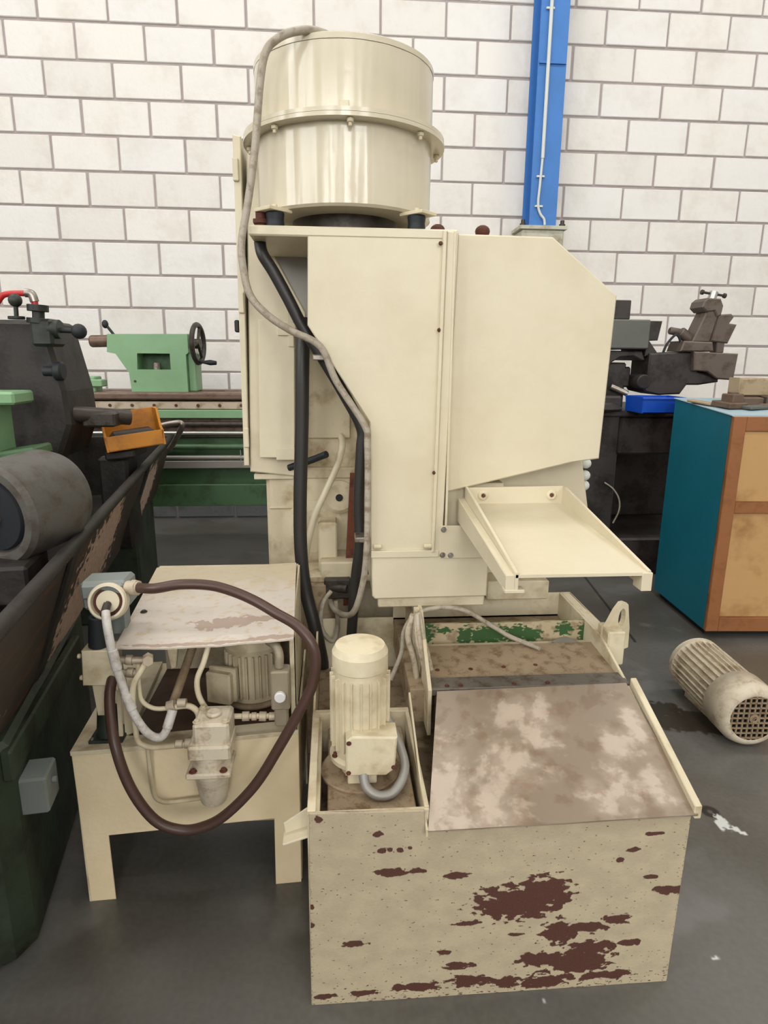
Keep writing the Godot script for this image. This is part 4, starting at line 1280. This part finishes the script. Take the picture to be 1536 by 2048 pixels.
# ---------------------------------------------------------------- old lathe at the left
func old_lathe():
	var pa := V(-0.483, 0, -0.8975)
	var d := V(-0.13248, 0, -0.99119)
	var nn := V(0.99119, 0, -0.13248)
	var o := thing("old_lathe", "old dark oily lathe with a scraped chip pan at the left edge", "lathe", pa + d * 1.2 - nn * 0.4)
	var L := func(a: float, s: float, y: float) -> Vector3: return pa + d * a + nn * s + Vector3.UP * y
	var run := Basis(nn, Vector3.UP, -d)   # box axes: across, up, along
	# chip pan: outer wall, rim, inside, end
	var b := B.new()
	b.quad(L.call(-0.7, -0.1, 0.43), L.call(2.35, -0.1, 0.43), L.call(2.35, 0, 0.72), L.call(-0.7, 0, 0.72))
	b.quad(L.call(2.35, -0.13, 0.43), L.call(-0.7, -0.13, 0.43), L.call(-0.7, -0.02, 0.72), L.call(2.35, -0.02, 0.72))
	part("pan_wall", b, M.pan_scraped, o, "pan wall with dark paint scraped to pale metal")
	b = B.new()
	b.tube([L.call(-0.7, -0.005, 0.718), L.call(2.35, -0.005, 0.718)], 0.014, 12, 1, false)
	b.tube([L.call(2.35, -0.005, 0.718), L.call(2.35, -1.0, 0.718)], 0.012, 12, 1, false)
	part("pan_rim", b, M.old_machine, o)
	b = B.new()
	b.quad(L.call(2.35, -0.1, 0.43), L.call(2.35, -1.0, 0.43), L.call(2.35, -1.0, 0.72), L.call(2.35, 0, 0.72))
	b.quad(L.call(2.33, -1.0, 0.43), L.call(2.33, -0.1, 0.43), L.call(2.33, 0, 0.72), L.call(2.33, -1.0, 0.72))
	b.quad(L.call(-0.7, -0.1, 0.44), L.call(-0.7, -1.0, 0.44), L.call(2.35, -1.0, 0.44), L.call(2.35, -0.1, 0.44))
	b.quad(L.call(-0.7, -0.1, 0.43), L.call(2.35, -0.1, 0.43), L.call(2.35, -1.0, 0.43), L.call(-0.7, -1.0, 0.43))
	part("pan_floor", b, M.old_machine, o)
	for a in [0.42, 1.52]:
		b = B.new()
		b.prism(poly([0.0, 0.715, -0.1, 0.44, -0.092, 0.44, 0.008, 0.715]), Transform3D(run, pa + d * a), -0.025, 0.025, 0.001)
		part("pan_rib", b, M.old_machine, o)
	# pedestals
	b = B.new()
	b.prism(poly([0.13, -0.1, 0.17, -0.075, 0.8, -0.1, 0.8, -0.7, 0.1, -0.7, 0.1, -0.16]), Transform3D(Basis(d, nn, d.cross(nn)), pa), -0.44 if d.cross(nn).y < 0 else 0.0, 0.0 if d.cross(nn).y < 0 else 0.44, 0.012)
	b.box(L.call(0.12, -0.16, 0.2), V(0.03, 0.4, 0.03), 0.01, run)
	b.box(L.call(0.4, -0.078, 0.4), V(0.02, 0.06, 0.5), 0.004, run)
	part("near_pedestal", b, M.old_green, o)
	b = B.new()
	b.box(L.call(2.0, -0.35, 0.215), V(0.5, 0.43, 0.5), 0.01, run)
	part("far_pedestal", b, M.old_green, o)
	b = B.new()
	b.box(L.call(0.22, -0.055, 0.31), V(0.05, 0.075, 0.07), 0.004, run)
	b.cyl(L.call(0.22, -0.03, 0.32), L.call(0.22, -0.022, 0.32), 0.006, 10)
	part("terminal_box", b, M.box_grey, o)
	# bed inside the pan, upright and its controls
	b = B.new()
	b.box(L.call(1.0, -0.55, 0.62), V(0.32, 0.36, 2.5), 0.01, run)
	b.box(L.call(1.0, -0.42, 0.815), V(0.06, 0.03, 2.5), 0.006, run)
	b.box(L.call(1.0, -0.66, 0.815), V(0.06, 0.03, 2.5), 0.006, run)
	part("bed", b, M.old_machine, o)
	b = B.new()
	b.prism(poly([-1.12, 0.8, -0.83, 0.8, -0.79, 0.9, -0.795, 1.0, -0.835, 1.195, -0.85, 1.203, -1.12, 1.203]), at_z(-2.02), -0.22, 0.02, 0.012)
	var up := part("upright", b, M.old_machine, o)
	b = B.new()
	b.box(V(-0.805, 1.165, -1.95), V(0.06, 0.075, 0.09), 0.008)
	b.cyl(V(-0.79, 1.175, -1.93), V(-0.762, 1.175, -1.93), 0.026, 18)
	part("lever_boss", b, M.dark_green, up)
	b = B.new()
	b.cyl(V(-0.77, 1.173, -1.93), V(-0.725, 1.171, -1.93), 0.007, 10)
	b.ball(V(-0.712, 1.17, -1.93), 0.021, 18)
	part("ball_lever", b, M.rubber, up)
	b = B.new()
	b.cyl(V(-0.872, 1.2, -1.92), V(-0.87, 1.24, -1.92), 0.006, 10)
	b.ball(V(-0.87, 1.25, -1.92), 0.018, 18)
	b.cyl(V(-0.872, 1.2, -1.92), V(-0.872, 1.208, -1.92), 0.022, 14)
	part("ball_lever", b, M.dark_green, up)
	b = B.new()
	b.cyl(V(-0.818, 1.2, -1.93), V(-0.816, 1.225, -1.93), 0.016, 14)
	b.cyl(V(-0.817, 1.222, -1.93), V(-0.816, 1.24, -1.93), 0.028, 14)
	b.cyl(V(-0.817, 1.19, -1.93), V(-0.816, 1.204, -1.93), 0.032, 6)
	part("clamp_screw", b, M.dark_green, up)
	b = B.new()
	b.cyl(V(-0.82, 1.06, -1.93), V(-0.785, 1.06, -1.93), 0.014, 14)
	b.cyl(V(-0.79, 1.06, -1.93), V(-0.765, 1.06, -1.93), 0.027, 18, 0.005)
	part("star_knob", b, M.rubber, up)
	b = B.new()
	b.tube([V(-0.97, 1.19, -1.96), V(-0.93, 1.255, -1.96), V(-0.905, 1.27, -1.96), V(-0.85, 1.272, -1.96)], 0.008, 10)
	b.tube([V(-0.836, 1.255, -1.96), V(-0.835, 1.19, -1.96)], 0.009, 10, 1, false)
	var rp := part("coolant_pipe", b, M.red, up, "red bent pipe")
	b = B.new()
	b.tube([V(-0.858, 1.273, -1.96), V(-0.842, 1.27, -1.96), V(-0.836, 1.25, -1.96)], 0.012, 10)
	part("elbow", b, M.steel, rp)
	b = B.new()
	b.box(V(-0.92, 0.992, -1.85), V(0.15, 0.034, 0.12), 0.006)
	b.box(V(-0.94, 0.9, -1.86), V(0.06, 0.15, 0.1), 0.005)
	part("slide_block", b, M.lathe_green, o)
	b = B.new()
	b.box(V(-0.96, 0.87, -1.79), V(0.08, 0.1, 0.05), 0.005)
	part("tool_holder", b, M.bed_brown, o)
	b = B.new()
	b.box(V(-0.9, 0.835, -1.83), V(0.2, 0.03, 0.12), 0.006, Basis(Vector3.BACK, 0.15))
	part("cross_slide", b, M.lathe_green_deep, o)
	b = B.new()
	b.cyl(V(-0.81, 0.93, -2.05), V(-0.66, 0.91, -2.15), 0.025, 16)
	b.box(V(-0.73, 0.91, -2.1), V(0.1, 0.045, 0.08), 0.006)
	part("carriage_shaft", b, M.steel_dark, o)
	# motor drum near the viewer
	var mx := B.ax(V(-0.675, 0.796, -1.275), V(0.34, 0.06, -0.94))
	b = B.new()
	b.lathe([Vector2(0, 0.012), Vector2(0.075, 0.012), Vector2(0.082, 0), Vector2(0.098, 0), Vector2(0.105, 0.012), Vector2(0.105, 0.15), Vector2(0.095, 0.175), Vector2(0, 0.18)], mx, 48)
	var md := part("motor_drum", b, M.drum_grey, o)
	b = B.new()
	b.lathe([Vector2(0, 0.002), Vector2(0.07, 0.002), Vector2(0.074, 0.011), Vector2(0, 0.0115)], mx, 40)
	part("drum_face", b, M.rubber, md)
	b = B.new()
	b.lathe([Vector2(0, -0.006), Vector2(0.02, -0.006), Vector2(0.024, 0.004), Vector2(0, 0.004)], mx, 20)
	part("shaft_cap", b, M.bed_brown, md)
	b = B.new()
	b.box(V(-0.66, 0.67, -1.28), V(0.12, 0.08, 0.14), 0.006, run)
	b.box(L.call(0.35, -0.19, 0.54), V(0.14, 0.22, 0.14), 0.006, run)
	part("drum_bracket", b, M.old_machine, o)
	# yellow bin on the pan and the steel rod beside it
	var y0 := thing("yellow_bin", "small yellow plastic bin tilted on the chip pan of the old lathe", "bin", V(-0.68, 0.8, -2.25))
	var yx := Transform3D(Basis(Vector3.BACK, 0.12) * Basis(Vector3.UP, 0.35), V(-0.69, 0.8, -2.28))
	b = B.new()
	b.prism(poly([-0.085, 0, 0.085, 0, 0.1, 0.12, -0.1, 0.12]), yx, -0.1, -0.094, 0.001)
	b.prism(poly([-0.085, 0, 0.085, 0, 0.095, 0.05, -0.095, 0.05]), yx, 0.094, 0.1, 0.001)
	b.prism(poly([-0.085, 0, 0.085, 0, 0.085, 0.005, -0.085, 0.005]), yx, -0.1, 0.1, 0.001)
	for sx in [-1.0, 1.0]:
		var tx: Transform3D = yx * Transform3D(Basis(Vector3.BACK, Vector3.UP, Vector3.LEFT), V(sx * 0.09, 0, 0))
		b.prism(poly([-0.1, 0, 0.1, 0, 0.1, 0.05, 0.06, 0.06, 0.03, 0.12, -0.1, 0.12]), tx, -0.004, 0.004, 0.001)
	part("shell", b, M.bin_yellow, y0)
	b = B.new()
	b.box(yx * V(0, 0.03, 0), V(0.16, 0.05, 0.18), 0.02, yx.basis)
	part("chips", b, M.old_machine, y0)
	b = B.new()
	b.box(V(-0.72, 0.779, -2.28), V(0.1, 0.03, 0.16), 0.006, Basis(Vector3.BACK, 0.12))
	b.box(V(-0.76, 0.6, -2.3), V(0.1, 0.33, 0.12), 0.01)
	part("pan_shelf", b, M.old_machine, o)
	b = B.new()
	b.tube([V(-0.76, 0.79, -2.6), V(-0.69, 0.832, -2.6), V(-0.615, 0.848, -2.6), V(-0.6, 0.838, -2.6), V(-0.612, 0.815, -2.62), V(-0.655, 0.76, -2.68), V(-0.69, 0.725, -2.74)], 0.011, 10)
	solo("bent_rod", b, M.steel, "bent steel rod leaning over the end of the chip pan", "rod")

# ---------------------------------------------------------------- green lathe along the wall
func green_lathe():
	var o := thing("green_lathe", "green lathe with tailstock along the white block wall", "lathe", V(-0.6, 0, -3.55))
	var b := B.new()
	b.span(V(-2.3, 0.885, -3.72), V(0.9, 0.925, -3.58), 0.006)
	b.span(V(-2.3, 0.89, -3.44), V(0.9, 0.926, -3.3), 0.008)
	b.span(V(-2.3, 0.7, -3.7), V(0.9, 0.885, -3.33), 0.004)
	part("bed_ways", b, M.bed_brown, o)
	b = B.new()
	b.span(V(-2.3, 0.845, -3.325), V(0.9, 0.882, -3.305), 0.002)
	var rk := part("gear_rack", b, M.rack_pale, o)
	var x := -1.32
	while x < -0.42:
		b = B.new()
		b.cyl(V(x, 0.864, -3.305), V(x, 0.864, -3.3), 0.008, 8)
		part("screw", b, M.rust, rk)
		x += 0.107
	b = B.new()
	b.span(V(-2.3, 0.8, -3.33), V(0.9, 0.842, -3.3), 0.003)
	part("bed_strip", b, M.lathe_green, o)
	b = B.new()
	b.span(V(-2.3, 0.44, -3.6), V(0.9, 0.8, -3.36), 0.003)
	part("bed_side", b, M.lathe_green_deep, o)
	for q in [[0.77, 0.014, M.steel_dark], [0.725, 0.011, M.rod_steel], [0.655, 0.014, M.lathe_green_deep], [0.6, 0.012, M.bare_grey]]:
		b = B.new()
		b.cyl(V(-2.3, q[0], -3.31), V(0.9, q[0], -3.31), q[1], 12)
		part("feed_rod", b, q[2], o)
	b = B.new()
	b.span(V(-2.2, 0.545, -3.34), V(0.9, 0.585, -3.3), 0.003)
	b.span(V(-0.48, 0.545, -3.33), V(-0.475, 0.64, -3.3), 0.001)
	part("switch_rail", b, M.bare_grey, o)
	b = B.new()
	b.span(V(-2.2, 0.372, -3.7), V(0.9, 0.45, -3.265), 0.006)
	b.span(V(-2.2, 0.36, -3.27), V(0.9, 0.47, -3.25), 0.002)
	part("chip_tray", b, M.lathe_green_deep, o)
	for px in [-1.9, 0.2]:
		b = B.new()
		b.span(V(px - 0.3, 0.0, -3.75), V(px + 0.3, 0.375, -3.32), 0.01)
		b.span(V(px - 0.25, 0.45, -3.7), V(px + 0.25, 0.6, -3.4), 0.01)
		part("pedestal", b, M.lathe_green_deep, o)
	# left end: small green box on the bed
	b = B.new()
	b.span(V(-1.45, 0.92, -3.5), V(-1.2, 1.0, -3.4), 0.005)
	b.span(V(-1.24, 0.95, -3.46), V(-1.16, 0.985, -3.38), 0.004)
	part("stop_block", b, M.lathe_green, o)
	# tailstock
	b = B.new()
	var cast := PackedVector2Array()
	for q in [[-1.118, 1.207], [-0.728, 1.211], [-0.728, 1.12], [-0.741, 1.11], [-0.741, 0.922], [-1.02, 0.922], [-1.027, 1.02], [-1.085, 1.112], [-1.126, 1.12], [-1.118, 1.207], [-0.98, 1.115], [-0.985, 1.036], [-0.82, 1.036], [-0.82, 1.115], [-0.98, 1.115]]: cast.append(Vector2(q[0], q[1]))
	b.prism(cast, at_z(-3.51), 0, 0.12, 0.0)
	b.span(V(-0.741, 0.925, -3.56), V(-0.7, 1.12, -3.42), 0.006)
	var ts := part("tailstock", b, M.lathe_green, o)
	b = B.new()
	b.lathe([Vector2(0, 0), Vector2(0.026, 0), Vector2(0.03, 0.008), Vector2(0.03, 0.12), Vector2(0, 0.12)], B.ax(V(-1.222, 1.172, -3.45), V(1, 0.03, 0)), 24)
	part("quill", b, M.bed_brown, ts)
	var wx := B.ax(V(-0.69, 1.165, -3.45), V(1, 0, 0.12))
	b = B.new()
	b.torus(wx, 0.094, 0.013, 40)
	for k in 3: b.cyl(wx * V(0, 0, 0), wx * V(cos(TAU * k / 3.0 + 0.4) * 0.09, 0, sin(TAU * k / 3.0 + 0.4) * 0.09), 0.008, 8)
	b.cyl(wx * V(0, -0.05, 0), wx * V(0, 0.015, 0), 0.025, 16)
	part("handwheel", b, M.steel_dark, ts)
	b = B.new()
	b.lathe([Vector2(0, 0), Vector2(0.008, 0), Vector2(0.007, 0.02), Vector2(0.014, 0.06), Vector2(0.01, 0.09), Vector2(0, 0.092)], B.ax(V(-0.685, 1.075, -3.42), V(1, -0.05, 0.1)), 14, true)
	part("handle", b, M.rubber, ts)
	b = B.new()
	b.cyl(V(-1.1, 1.2, -3.45), V(-1.135, 1.248, -3.45), 0.007, 8)
	b.ball(V(-1.142, 1.256, -3.45), 0.016, 14, 1.3)
	part("clamp_lever", b, M.rubber, ts)
	b = B.new()
	b.cyl(V(-0.895, 1.036, -3.42), V(-0.895, 1.07, -3.42), 0.022, 6)
	part("clamp_nut", b, M.steel, ts)
	b = B.new()
	b.span(V(-1.0, 1.02, -3.52), V(-0.81, 1.13, -3.5), 0.001)
	part("recess_back", b, M.lathe_green_deep, ts)
	b = B.new()
	b.cyl(V(-1.0, 0.978, -3.391), V(-1.0, 0.978, -3.385), 0.006, 8)
	part("screw", b, M.steel_dark, ts)

# ---------------------------------------------------------------- shaping machine at the right
func shaper():
	var o := thing("shaping_machine", "dark old shaping machine with a tilted tool head behind the teal cupboard", "machine", V(1.6, 0, -3.4))
	var b := B.new()
	# column and base, with the open hollow at its right
	b.span(V(1.18, 0, -3.8), V(1.42, 0.93, -3.1), 0.01)
	b.span(V(1.42, 0.64, -3.8), V(2.05, 0.83, -3.1), 0.01)
	b.span(V(1.42, 0, -3.8), V(2.05, 0.2, -3.1), 0.01)
	b.span(V(1.42, 0.2, -3.8), V(2.05, 0.64, -3.6), 0.005)
	b.span(V(1.3, 0.83, -3.75), V(2.05, 0.86, -3.08), 0.006)
	var bs := part("base", b, M.shaper_dark, o)
	b = B.new()
	b.tube([V(1.36, 0.5, -3.09), V(1.4, 0.47, -3.07), V(1.43, 0.42, -3.06), V(1.436, 0.36, -3.06), V(1.42, 0.29, -3.08)], 0.004, 8)
	part("cord", b, M.cable_grey, bs)
	# ram and body
	b = B.new()
	b.span(V(1.2, 1.155, -3.5), V(1.525, 1.292, -3.1), 0.006)
	part("ram", b, M.shaper_grey, o)
	b = B.new()
	b.span(V(1.25, 1.295, -3.42), V(1.445, 1.385, -3.16), 0.004)
	b.prism(poly([1.51, 1.29, 1.606, 1.289, 1.592, 1.197, 1.52, 1.197]), at_z(-3.4), 0, 0.25, 0.003)
	b.prism(poly([1.52, 1.2, 1.53, 1.2, 1.58, 1.14, 1.52, 1.12]), at_z(-3.4), 0, 0.28, 0.003)
	part("ram_cap", b, M.shaper_dark, o)
	b = B.new()
	b.prism(poly([1.2, 1.15, 1.51, 1.145, 1.53, 1.1, 1.51, 1.1, 1.47, 1.12, 1.4, 1.115, 1.36, 1.09, 1.34, 1.05, 1.2, 1.05]), at_z(-3.45), 0, 0.32, 0.006)
	b.span(V(1.2, 0.86, -3.5), V(1.45, 1.09, -3.16), 0.008)
	b.span(V(1.43, 0.97, -3.4), V(1.475, 1.07, -3.16), 0.008)
	b.cyl(V(1.3, 0.86, -3.14), V(1.3, 0.9, -3.14), 0.13, 24, 0.01, 0.1)
	part("arched_frame", b, M.shaper_dark, o)
	b = B.new()
	b.cyl(V(1.37, 0.975, -3.14), V(1.45, 0.94, -3.12), 0.014, 12)
	part("shaft_end", b, M.steel, o)
	b = B.new()
	b.prism(poly([1.535, 1.135, 1.72, 1.145, 1.79, 1.14, 1.79, 1.05, 1.9, 1.02, 1.9, 1.0, 1.8, 0.985, 1.74, 0.985, 1.71, 0.94, 1.6, 0.935, 1.53, 0.95, 1.5, 0.99, 1.5, 1.01, 1.535, 1.03]), at_z(-3.3), 0, 0.2, 0.008)
	b.cyl(V(1.51, 1.0, -3.2), V(1.51, 1.0, -3.08), 0.035, 18, 0.005)
	var tbx := part("table_bracket", b, M.shaper_dark, o)
	b = B.new()
	b.prism(poly([1.74, 1.145, 1.966, 1.137, 1.958, 1.01, 1.87, 1.018, 1.82, 1.05, 1.75, 1.055]), at_z(-3.22), 0, 0.15, 0.005)
	part("work_table", b, M.shaper_worn, tbx)
	# swivel tool head
	b = B.new()
	b.prism(poly([1.675, 1.145, 1.845, 1.145, 1.835, 1.19, 1.69, 1.195]), at_z(-3.22), 0, 0.14, 0.006)
	b.prism(poly([1.74, 1.19, 1.83, 1.19, 1.862, 1.34, 1.86, 1.365, 1.81, 1.365, 1.78, 1.29]), at_z(-3.2), 0, 0.1, 0.006)
	b.prism(poly([1.84, 1.195, 1.93, 1.185, 1.965, 1.275, 1.925, 1.28, 1.945, 1.31, 1.93, 1.325, 1.86, 1.32, 1.85, 1.25]), at_z(-3.22), 0, 0.11, 0.006)
	b.box(V(1.9, 1.17, -3.15), V(0.04, 0.06, 0.06), 0.004)
	b.cyl(V(1.76, 1.2, -3.15), V(1.7, 1.24, -3.15), 0.026, 14, 0.004)
	b.cyl(V(1.71, 1.235, -3.15), V(1.645, 1.245, -3.15), 0.018, 14, 0.004)
	b.prism(poly([1.765, 1.352, 1.772, 1.38, 1.79, 1.395, 1.855, 1.392, 1.872, 1.36, 1.866, 1.315, 1.845, 1.308, 1.83, 1.335, 1.79, 1.33]), at_z(-3.2), -0.01, 0.11, 0.006)
	var th := part("tool_head", b, M.shaper_worn, o)
	b = B.new()
	b.cyl(V(1.838, 1.38, -3.15), V(1.85, 1.43, -3.15), 0.02, 12)
	part("feed_screw", b, M.rod_steel, th)
	b = B.new()
	b.cyl(V(1.79, 1.426, -3.15), V(1.905, 1.411, -3.15), 0.006, 8)
	b.cyl(V(1.784, 1.427, -3.15), V(1.796, 1.425, -3.15), 0.012, 10)
	b.cyl(V(1.899, 1.412, -3.15), V(1.911, 1.41, -3.15), 0.012, 10)
	part("cross_handle", b, M.steel_dark, th)
	b = B.new()
	b.tube([V(1.61, 1.14, -3.12), V(1.625, 1.18, -3.12), V(1.66, 1.222, -3.12), V(1.68, 1.215, -3.12), V(1.694, 1.18, -3.12), V(1.698, 1.14, -3.12)], 0.006, 8)
	part("hose_loop", b, M.rubber, th)
	# blue bins on the machine table
	var q := thing("blue_bin", "bright blue plastic bin on the shaping machine table, nearest the cupboard", "bin", V(1.52, 0.86, -2.98))
	b = B.new()
	b.prism(poly([1.44, 0.86, 1.64, 0.86, 1.65, 0.935, 1.43, 0.935]), at_z(-3.1), 0.0, 0.005, 0.001)
	b.prism(poly([1.44, 0.86, 1.64, 0.86, 1.65, 0.93, 1.44, 0.93]), at_z(-2.92), -0.005, 0.0, 0.001)
	b.span(V(1.44, 0.86, -3.1), V(1.64, 0.866, -2.92), 0.001)
	b.span(V(1.435, 0.86, -3.1), V(1.44, 0.935, -2.92), 0.001)
	b.span(V(1.64, 0.86, -3.1), V(1.645, 0.935, -2.92), 0.001)
	part("shell", b, M.bin_blue, q)
	b = B.new()
	b.box(V(1.54, 0.929, -2.917), V(0.22, 0.01, 0.012), 0.002)
	part("rim", b, M.bin_blue, q)

func cupboard():
	var o := thing("tool_cupboard", "teal sided cupboard with brown framed doors at the right edge", "cupboard", V(1.85, 0, -2.57))
	var tf := Transform3D(Basis(Vector3.UP, -0.06), V(1.502, 0, -2.333))
	var b := B.new()
	var side := Transform3D(Basis(Vector3.FORWARD, Vector3.UP, Vector3.RIGHT), Vector3.ZERO)
	b.prism(poly([0.0, 0.03, 0.48, 0.03, 0.48, 0.935, 0.0, 0.9]), tf * side, 0.0, 0.02, 0.002)
	part("side_panel", b, M.teal, o)
	b = B.new()
	b.prism(poly([0.0, 0.03, 0.48, 0.03, 0.48, 0.935, 0.0, 0.9]), tf * side, 0.7, 0.72, 0.002)
	part("side_panel", b, M.teal, o)
	b = B.new()
	b.prism(poly([0.01, 0.03, 0.48, 0.03, 0.48, 0.93, 0.01, 0.895]), tf * side, 0.02, 0.7, 0.001)
	part("carcass", b, M.cabinet_wood, o)
	b = B.new()
	b.prism(poly([-0.006, 0.9, 0.486, 0.935, 0.486, 0.94, -0.006, 0.906]), tf * side, -0.004, 0.724, 0.0015)
	part("top", b, M.cabinet_top, o)
	b = B.new()
	b.prism(poly([0.03, 0.03, 0.45, 0.03, 0.45, 0.0, 0.03, 0.0]), tf * side, 0.02, 0.7, 0.002)
	part("plinth", b, M.black, o)
	b = B.new()
	for q in [[0.0, 0.05, 0.03, 0.9], [0.67, 0.72, 0.03, 0.9], [0.05, 0.67, 0.845, 0.9], [0.05, 0.67, 0.525, 0.57], [0.05, 0.67, 0.03, 0.09]]:
		b.box(tf * V((q[0] + q[1]) / 2, (q[2] + q[3]) / 2, 0.004), V(q[1] - q[0], q[3] - q[2], 0.022), 0.002, tf.basis)
	part("face_frame", b, M.cabinet_wood, o)
	for q in [[0.09, 0.525], [0.57, 0.845]]:
		b = B.new()
		b.box(tf * V(0.36, (q[0] + q[1]) / 2, -0.004), V(0.62, q[1] - q[0], 0.016), 0.002, tf.basis)
		part("door_panel", b, M.cabinet_panel, o)
	# metal parts on the top, each a thing
	var on := func(x: float, z: float) -> float: return 0.906 + 0.0715 * clampf(-z - 2.33, 0, 0.49)
	var items := [
		["steel_block", V(1.59, 0, -2.5), V(0.09, 0.022, 0.1), 0.2, "part_brown", "brown flat steel block at the left end of the cupboard top"],
		["steel_block", V(1.71, 0, -2.6), V(0.12, 0.03, 0.1), -0.1, "part_brown", "low brown steel block under the tan block on the cupboard"],
		["steel_block", V(1.83, 0, -2.62), V(0.1, 0.034, 0.12), 0.1, "shaper_worn", "dark worn steel block right of the tan block's support"],
		["flat_bar", V(1.68, 0, -2.46), V(0.13, 0.012, 0.05), 0.35, "shaper_grey", "thin grey flat bar near the cupboard's front edge"],
		["flat_bar", V(1.79, 0, -2.48), V(0.14, 0.014, 0.05), -0.1, "part_brown", "thin brown flat bar beside the grey one"],
		["flat_bar", V(1.53, 0, -2.6), V(0.04, 0.01, 0.12), 0.3, "part_tan", "short pale flat bar at the cupboard's back left corner"]]
	for q in items:
		var p: Vector3 = q[1]
		p.y = on.call(p.x, p.z) + q[2].y / 2 + 0.004
		b = B.new()
		b.box(p, q[2], 0.003, Basis(Vector3.UP, q[3]) * Basis(Vector3.RIGHT, 0.07))
		solo(q[0], b, M[q[4]], q[5], "metal part", "metal parts on the cupboard")
	b = B.new()
	b.box(V(1.6, 0.953, -2.5), V(0.06, 0.045, 0.06), 0.004, Basis(Vector3.UP, 0.3))
	b.cyl(V(1.6, 0.975, -2.5), V(1.6, 0.982, -2.5), 0.02, 16)
	solo("steel_block", b, M.part_brown, "small brown block standing on the leftmost steel block", "metal part", "metal parts on the cupboard")
	b = B.new()
	b.prism(poly([1.68, 0.963, 1.84, 0.963, 1.84, 1.03, 1.81, 1.034, 1.8, 1.03, 1.78, 1.036, 1.7, 1.032, 1.68, 1.036]), at_z(-2.64), -0.03, 0.05, 0.004)
	solo("tan_block", b, M.part_tan, "tan block with a chipped top edge lying on the brown steel parts", "metal part", "metal parts on the cupboard")

func loose_motor():
	var c := V(1.205, 0.098, -1.58)
	var d := V(0.06, 0.0, -1.0).normalized()
	var o := thing("electric_motor", "cream finned electric motor lying on the floor beside the tank", "motor", V(1.2, 0, -1.7))
	var b := B.new()
	b.lathe([Vector2(0, 0.1), Vector2(0.078, 0.1), Vector2(0.08, 0.11), Vector2(0.08, 0.32), Vector2(0.092, 0.325), Vector2(0.092, 0.345), Vector2(0.06, 0.35), Vector2(0, 0.355)], B.ax(c, d), 40)
	b.cyl(c + d * 0.35, c + d * 0.41, 0.016, 16)
	var body := part("motor_body", b, M.motor_white, o)
	var bx := B.ax(c, d)
	for k in 30:
		var a := TAU * k / 30.0
		b = B.new()
		b.box(bx * V(cos(a) * 0.084, 0.21, sin(a) * 0.084), V(0.016, 0.22, 0.0035), 0.0008, bx.basis * Basis(Vector3.UP, -a))
		part("fin", b, M.motor_white, body)
	b = B.new()
	b.lathe([Vector2(0.07, -0.004), Vector2(0.078, -0.006), Vector2(0.09, 0.004), Vector2(0.097, 0.022), Vector2(0.0975, 0.1), Vector2(0.09, 0.1)], bx, 48, true)
	var cowl := part("fan_cowl", b, M.motor_white, o)
	b = B.new()
	b.lathe([Vector2(0, 0.006), Vector2(0.072, 0.006), Vector2(0.072, 0.008), Vector2(0, 0.008)], bx, 32)
	part("grille_back", b, M.black, cowl)
	b = B.new()
	for k in range(-4, 5):
		var h := sqrt(maxf(0.0, 0.074 * 0.074 - k * k * 0.016 * 0.016))
		if h < 0.01: continue
		b.box(bx * V(k * 0.016, -0.001, 0), V(0.0045, 0.006, h * 2), 0.0006, bx.basis)
		b.box(bx * V(0, -0.001, k * 0.016), V(h * 2, 0.006, 0.0045), 0.0006, bx.basis)
	b.lathe([Vector2(0.006, -0.006), Vector2(0.014, -0.006), Vector2(0.014, 0.002), Vector2(0.006, 0.002)], bx, 20)
	part("grille", b, M.tan_dirt, cowl)
	b = B.new()
	b.box(c + d * 0.2 + V(-0.03, -0.085, 0), V(0.03, 0.026, 0.2), 0.003)
	b.box(c + d * 0.2 + V(0.05, -0.085, 0), V(0.03, 0.026, 0.2), 0.003)
	part("foot", b, M.motor_white, o)
